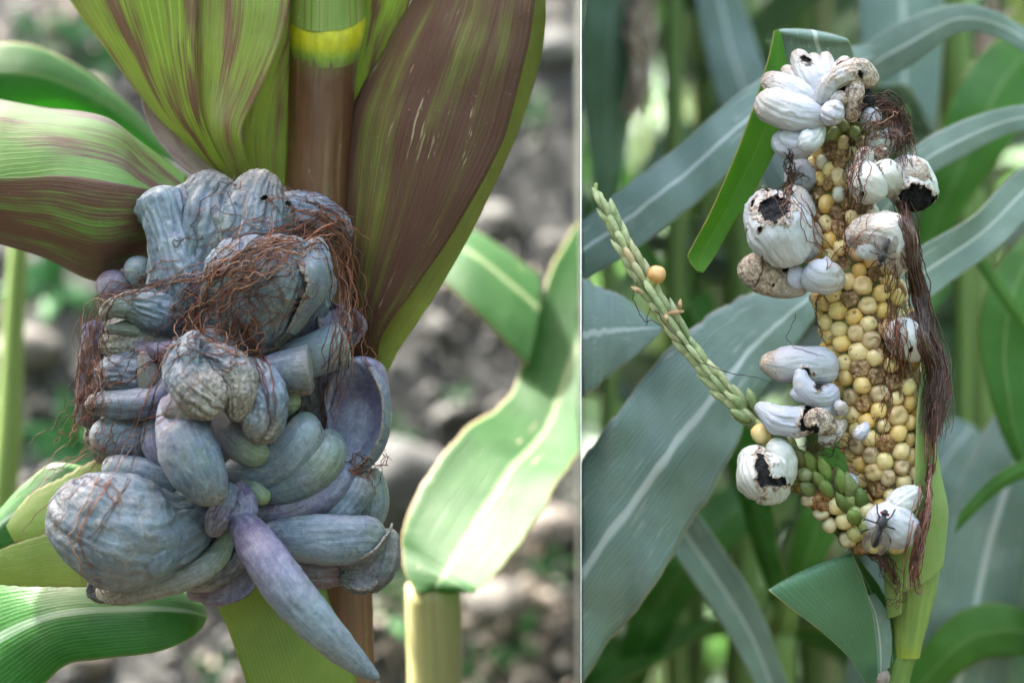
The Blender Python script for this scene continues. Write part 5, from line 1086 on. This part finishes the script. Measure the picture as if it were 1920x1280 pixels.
# flies
def fly(x, y, ang, size, label):
    h = cbvh.ray_cast(CAMO, (Vector(P(x, y, 0))-CAMO).normalized(), 3)[0]
    base = np.array(h) if h is not None else P(x, y, -30)
    t = thing('fly', label, 'fly', base, 'flies on the galls')
    a = math.radians(ang); f = np.array([math.cos(a), 0, math.sin(a)]); r = np.array([math.sin(a), 0, -math.cos(a)]); up = np.array([0, -1.0, 0])
    u = size
    L = lambda fx, rx, ux: base+u*(f*fx+r*rx+up*ux)
    c = [(*L(-.52, 0, .16), .03*u), (*L(-.42, 0, .18), .10*u), (*L(-.22, 0, .20), .145*u), (*L(-.04, 0, .21), .11*u), (*L(.12, 0, .22), .15*u), (*L(.28, 0, .20), .12*u), (*L(.34, 0, .19), .05*u), (*L(.40, 0, .18), .09*u), (*L(.48, 0, .17), .07*u), (*L(.51, 0, .15), .03*u)]
    V, F, uv, _ = tube(c, world=True, nr=44, nc=24, flat=.9, lump=.05, fold=.02)
    legs = []
    for s in (-1, 1):
        for fx, kx, tx, sp in ((.24, .40, .62, .24), (.12, .12, .06, .44), (.02, -.14, -.30, .40)):
            legs.append(crom(np.array([L(fx, .08*s, .16), L((fx+kx)/2, sp*.55*s, .24), L(kx, sp*.8*s, .16), L((kx+tx)/2+.02, sp*.95*s, .04), L(tx, sp*1.05*s, .015)]), 16))
    LV, LF = strands(legs, .022*u, 6)
    part('body', np.concatenate([V, LV]), np.concatenate([F, LF+len(V)]), M['fly'], t)
    for s in (-1, 1):
        E, EF, _, _ = tube([(*L(.40, .06*s, .22), .04*u), (*L(.42, .075*s, .20), .055*u), (*L(.44, .08*s, .17), .04*u)], world=True, nr=14, nc=14, lump=0, fold=0)
        part('eye', E, EF, M['fly_eye'], t)
        A = np.array([L(.14, .07*s, .30), L(-.15, .05*s, .36), L(-.42, .07*s, .34), L(-.66, .14*s, .30)]); B = np.array([L(.12, .13*s, .29), L(-.12, .30*s, .32), L(-.42, .36*s, .28), L(-.64, .24*s, .29)])
        WV, WF, wuv = ribbon(A, B, bulge=.05, na=18, nc=8)
        part('wing', WV, WF, M['fly_wing'], t, wuv, thick=.00006)
fly(1656, 474, 250, .0135, 'black fly head down on the white gall at the right of the cob')
fly(1648, 990, 72, .0175, 'grey striped fly head up on the white gall at the foot of the cob')

# ================================================================== MAIZE FIELD BEHIND, RIGHT HALF
def field_root(x, y, label, group=None):
    return thing('maize_plant', label, 'maize plant', (x, y, 0), group)
B_ = dict(clip=1, na=70, nc=18)
t = field_root(.05, .13, 'maize plant with broad blue-green leaves crossing behind the tassel branch')
leaf('leaf_blade', [(1040, 462, 115, 1040, 590, 110), (1095, 412, 118, 1095, 528, 112), (1160, 362, 122, 1200, 462, 116), (1300, 248, 128, 1340, 350, 120), (1400, 165, 135, 1420, 270, 130), (1500, 110, 150, 1510, 200, 145), (1640, 80, 170, 1640, 130, 170)], 'leaf_blue', t, fold=.10, wig=.004, ripple=.03, rk=3, seed=1, ragged=.03, label='upper blue-green leaf slanting up to the right', **B_)
leaf('leaf_blade', [(1030, 505, 80, 1030, 770, 70), (1090, 520, 85, 1095, 745, 72), (1150, 548, 88, 1150, 700, 76), (1200, 580, 90, 1200, 660, 80), (1240, 612, 92, 1240, 622, 86)], 'leaf_blue', t, bulge=.10, ripple=.04, rk=3, seed=2, ragged=.03, **B_)
leaf('leaf_blade', [(960, 1040, 70, 1010, 1420, 70), (1080, 880, 78, 1090, 1280, 72), (1180, 742, 86, 1215, 1110, 76), (1290, 622, 96, 1330, 930, 84), (1400, 552, 110, 1420, 750, 100), (1500, 520, 128, 1515, 610, 120), (1570, 515, 145, 1570, 545, 142)], 'leaf_blue', t, fold=.07, ripple=.05, rk=5, seed=3, wig=.006, ragged=.025, label='widest blue-green leaf with a white midrib', **B_)
stalk('stalk', [(1690, 200, 330, 20), (1690, 900, 330, 22), (1690, 3900, 330, 26)], 'stalk_g', t)
t = field_root(.20, .30, 'maize plant with a yellow-green stalk behind the heart-shaped gall')
stalk('stalk', [(1560, 900, 270, 26), (1500, 1010, 262, 28), (1478, 1085, 260, 34), (1462, 1200, 262, 40), (1455, 1400, 265, 42), (1450, 4200, 270, 46)], 'stalk_g', t, clip=1)
leaf('leaf_blade', [(1440, 1100, 250, 1478, 1100, 240), (1400, 990, 256, 1450, 960, 246), (1360, 850, 262, 1420, 800, 250), (1300, 700, 275, 1370, 640, 260), (1270, 600, 290, 1330, 540, 280)], 'leaf_green', t, fold=.1, wig=.004, seed=4, **B_)
leaf('leaf_blade', [(1470, 1110, 240, 1500, 1130, 240), (1500, 960, 235, 1570, 1000, 235), (1560, 800, 240, 1640, 830, 240), (1640, 640, 250, 1700, 660, 250), (1760, 520, 270, 1790, 540, 270)], 'leaf_green', t, fold=.1, wig=.004, seed=5, **B_)
leaf('leaf_blade', [(1260, 880, 190, 1230, 990, 190), (1300, 950, 190, 1280, 1060, 190), (1370, 1050, 195, 1340, 1150, 195), (1430, 1150, 200, 1400, 1250, 200), (1480, 1290, 210, 1450, 1360, 210)], 'leaf_blue', t, fold=-.1, wig=.004, seed=6, **B_)
t = field_root(.28, .18, 'maize plant with long pale leaves arching at the right edge')
stalk('stalk', [(1960, 200, 230, 34), (1965, 1200, 225, 38), (1965, 4200, 225, 44)], 'stalk_g', t)
leaf('leaf_blade', [(1560, 210, 180, 1590, 260, 182), (1600, 108, 172, 1622, 178, 176), (1690, 42, 165, 1712, 120, 170), (1790, 8, 165, 1800, 62, 168), (1880, 28, 172, 1880, 74, 172), (1960, 80, 185, 1955, 130, 185)], 'leaf_blue', t, fold=.10, wig=.004, seed=7, label='pale leaf arching over the top right', **B_)
leaf('leaf_blade', [(1640, 380, 120, 1660, 430, 124), (1700, 288, 122, 1722, 345, 126), (1790, 232, 128, 1808, 292, 130), (1880, 203, 136, 1890, 252, 138), (1980, 190, 150, 1985, 228, 150)], 'leaf_blue', t, fold=.08, wig=.004, seed=8, **B_)
leaf('leaf_blade', [(1640, 560, 100, 1650, 620, 104), (1720, 470, 108, 1740, 560, 112), (1820, 408, 118, 1838, 492, 120), (1900, 330, 130, 1916, 420, 132), (1980, 262, 145, 1990, 330, 146)], 'leaf_blue', t, fold=-.08, wig=.004, ripple=.03, seed=9, **B_)
leaf('leaf_blade', [(1660, 1400, 250, 1840, 1480, 250), (1705, 1240, 245, 1880, 1330, 248), (1745, 1080, 242, 1910, 1180, 246), (1790, 930, 245, 1940, 1010, 250), (1850, 800, 255, 1980, 870, 260), (1940, 690, 270, 2040, 730, 272)], 'leaf_blue', t, fold=.07, wig=.004, seed=10, label='wide pale leaf with a white midrib at the lower right', **B_)
leaf('leaf_blade', [(1940, 420, 230, 1990, 420, 230), (1870, 500, 215, 1950, 540, 215), (1836, 600, 205, 1930, 660, 205), (1850, 720, 200, 1930, 780, 200), (1890, 840, 200, 1940, 860, 200), (1950, 930, 205, 1965, 935, 205)], 'leaf_green', t, fold=.1, wig=.004, seed=11, **B_)
leaf('leaf_blade', [(1800, 440, 190, 1812, 432, 190), (1845, 520, 188, 1862, 508, 188), (1900, 600, 186, 1918, 586, 186), (1960, 680, 184, 1972, 668, 184)], 'leaf_green', t, fold=.2, wig=.004, seed=12, **B_)
leaf('leaf_blade', [(1790, 1000, 170, 1800, 960, 170), (1840, 950, 168, 1850, 905, 168), (1900, 905, 168, 1905, 868, 168), (1970, 880, 172, 1972, 850, 172)], 'leaf_green', t, fold=.15, wig=.004, seed=13, **B_)
leaf('leaf_blade', [(1600, 1420, 240, 1640, 1440, 240), (1740, 1200, 235, 1800, 1260, 235), (1850, 1130, 232, 1900, 1230, 232), (1980, 1160, 235, 1990, 1240, 235)], 'leaf_green', t, fold=.1, wig=.004, seed=14, **B_)
t = field_root(.10, .55, 'maize plant with a tall yellow-green stalk blurred above the slanting leaf')
stalk('stalk', [(1262, -500, 560, 24), (1262, 60, 555, 26), (1264, 330, 550, 28), (1268, 700, 550, 30), (1270, 3300, 550, 34)], 'stalk_g', t)
tas = [(1206, -40), (1200, 60), (1192, 140), (1186, 210)]
def hanging_tassel(t, pts, d, seed, spread=14):
    rg = np.random.RandomState(seed); paths = []
    for i in range(26):
        c = crom(np.array([(x+rg.normal()*spread, y+rg.normal()*10, d+rg.normal()*8) for x, y in pts], float), 24); paths.append(PA(c))
    V, F = strands(paths, .0016, 5); part('dry_tassel', V, F, M['tassel'], t)
hanging_tassel(t, tas, 420, 1)
t = field_root(.22, .75, 'maize plant with a yellow stalk standing behind the top of the bent leaf')
stalk('stalk', [(1545, -400, 760, 20), (1548, 80, 750, 20), (1552, 400, 750, 22), (1555, 2900, 750, 26)], 'stalk_y', t)
hanging_tassel(t, [(1862, 10), (1856, 60), (1850, 110), (1844, 150)], 420, 2, 10)
t = field_root(.16, .40, 'maize plant with upright pale leaves blurred behind the top of the cob')
stalk('stalk', [(1660, -300, 430, 22), (1664, 300, 430, 24), (1668, 900, 430, 26), (1670, 3600, 430, 30)], 'stalk_g', t)
leaf('leaf_blade', [(1668, 480, 400, 1700, 480, 400), (1640, 330, 380, 1740, 330, 380), (1622, 160, 370, 1765, 150, 375), (1606, 0, 375, 1770, -20, 380), (1600, -160, 390, 1750, -180, 395)], 'leaf_blue', t, fold=.09, wig=.004, seed=21, **B_)
leaf('leaf_blade', [(1690, 520, 330, 1720, 540, 330), (1740, 350, 320, 1810, 390, 320), (1780, 190, 320, 1900, 260, 320), (1850, 90, 330, 1960, 150, 330), (1960, 30, 345, 2030, 80, 345)], 'leaf_green', t, fold=.09, wig=.004, seed=22, **B_)
leaf('leaf_blade', [(1640, 560, 420, 1670, 560, 420), (1480, 420, 430, 1540, 360, 430), (1360, 220, 440, 1450, 170, 440), (1310, 40, 450, 1400, 20, 450), (1290, -160, 460, 1350, -160, 460)], 'leaf_blue', t, fold=.09, wig=.004, seed=23, **B_)
t = field_root(.04, .46, 'maize plant with hanging pale leaves blurred close to the divider')
stalk('stalk', [(1140, -300, 470, 20), (1142, 500, 470, 22), (1145, 3500, 470, 28)], 'stalk_g', t)
leaf('leaf_blade', [(1120, 420, 450, 1150, 420, 450), (1100, 250, 440, 1180, 240, 440), (1090, 90, 440, 1200, 70, 440), (1110, -80, 450, 1210, -100, 450)], 'leaf_field', t, fold=.09, wig=.004, seed=24, **B_)
leaf('leaf_blade', [(1150, 1320, 400, 1190, 1330, 400), (1170, 1180, 390, 1250, 1200, 390), (1230, 1040, 390, 1330, 1080, 390), (1330, 930, 400, 1420, 980, 400), (1440, 880, 420, 1490, 910, 420)], 'leaf_green', t, fold=.09, wig=.004, seed=25, **B_)
t = field_root(.24, .44, 'maize plant with pale leaves blurred low behind the folded leaf')
stalk('stalk', [(1800, 300, 440, 22), (1805, 900, 440, 24), (1810, 3600, 440, 30)], 'stalk_g', t)
leaf('leaf_blade', [(1560, 1400, 330, 1680, 1420, 330), (1590, 1240, 320, 1720, 1250, 320), (1620, 1060, 320, 1740, 1090, 320), (1680, 900, 330, 1790, 940, 330), (1790, 780, 350, 1850, 820, 350)], 'leaf_blue', t, fold=.08, wig=.004, seed=26, **B_)
leaf('leaf_blade', [(1880, 1350, 330, 1960, 1350, 330), (1790, 1180, 330, 1880, 1150, 330), (1690, 1010, 340, 1780, 960, 340), (1580, 830, 350, 1650, 780, 350)], 'leaf_field', t, fold=.08, wig=.004, seed=27, **B_)
# ordinary plants further back
def field_plant(x, y, seed):
    rg = np.random.RandomState(seed)
    t = thing('maize_plant', 'blurred green maize plant in the field behind the cob', 'maize plant', (x, y, 0), 'maize plants in the field behind')
    V, F, uv, _ = tube([(x, y, 0, .014), (x+rg.normal()*.02, y+rg.normal()*.02, .8, .013), (x+rg.normal()*.03, y+rg.normal()*.03, 1.6, .010), (x+rg.normal()*.03, y+rg.normal()*.03, 2.2, .006)], world=True, flat=1, lump=.02, cap0=0, nr=30, nc=14)
    part('stalk', V, F, M['stalk_g'], t, uv)
    for i in range(12):
        arch_leaf(t, (x, y, .25+i*.16+rg.uniform(-.04, .04)), (i % 2)*math.pi+rg.uniform(-.7, .7)+seed, rg.uniform(.5, .75), rg.uniform(.065, .09), rg.uniform(.55, .95), rg.uniform(.55, .95), ['leaf_field', 'leaf_blue', 'leaf_green'][rg.choice(3, p=[.42, .46, .12])], seed*20+i, rg.uniform(-.5, .5), na=22, nc=7, clip=1)
rg = np.random.RandomState(21); sd_ = 0
for row, y in enumerate((.62, .86, 1.12, 1.40, 1.70, 2.02, 2.4)):
    wmax = .25*(D+y)/D+.12; x = .10+.05*(row % 2)
    while x < wmax:
        field_plant(x+rg.uniform(-.02, .02), y+rg.uniform(-.06, .06), sd_); sd_ += 1; x += rg.uniform(.13, .19)
# far field as one mass, plus unseen blades added to block sky light
def far_field_and_sky_block():
    rg = np.random.RandomState(4); Vs, Fs, uvs, off = [], [], [], 0
    for i in range(6800):
        y = rg.uniform(2.7, 6.5); x = rg.uniform(-.6, .5+.35*(D+y))
        if i >= 3000: y = -rg.uniform(1.9, 3.2); x = rg.uniform(-3.2, 3.2)  # unseen blades behind the camera, added to block low frontal sky light
        if i >= 4600: y = rg.uniform(-2.0, .2); x = -rg.uniform(1.2, 2.4)  # unseen blades at the left, added to narrow the open sky
        if i >= 5600: y = rg.uniform(-2.0, 2.6); x = rg.uniform(1.3, 2.6)  # unseen blades at the right, added for the same sky blocking
        z = rg.uniform(.05, 2.5); az = rg.uniform(0, 6.28); L = rg.uniform(.4, .8); wd = rg.uniform(.06, .09)
        s = np.linspace(0, 1, 6); hd = np.array([math.cos(az), math.sin(az), 0]); ri, dr = rg.uniform(.5, .9), rg.uniform(.6, 1.0)
        cl = np.array([x, y, z])+hd*(L*s*.8)[:, None]+np.array([0, 0, 1.0])*(L*(ri*s-dr*s**2.2))[:, None]
        sd2 = np.array([-math.sin(az), math.cos(az), 0]); wv = wd*np.array([.5, .9, 1, .85, .5, .03])
        V, F, uv = ribbon(cl-sd2*wv[:, None]/2, cl+sd2*wv[:, None]/2, fold=-.1, na=9, nc=5, seed=i)
        Vs.append(V); Fs.append(F+off); uvs.append(uv); off += len(V)
    o = part('maize_field_and_sky_block', np.concatenate(Vs), np.concatenate(Fs), M['leaf_field'], None, np.concatenate(uvs))
    tag(o, 'dense far maize field as one green mass, with unseen blades added around to block sky light', 'maize field', kind='stuff')
far_field_and_sky_block()
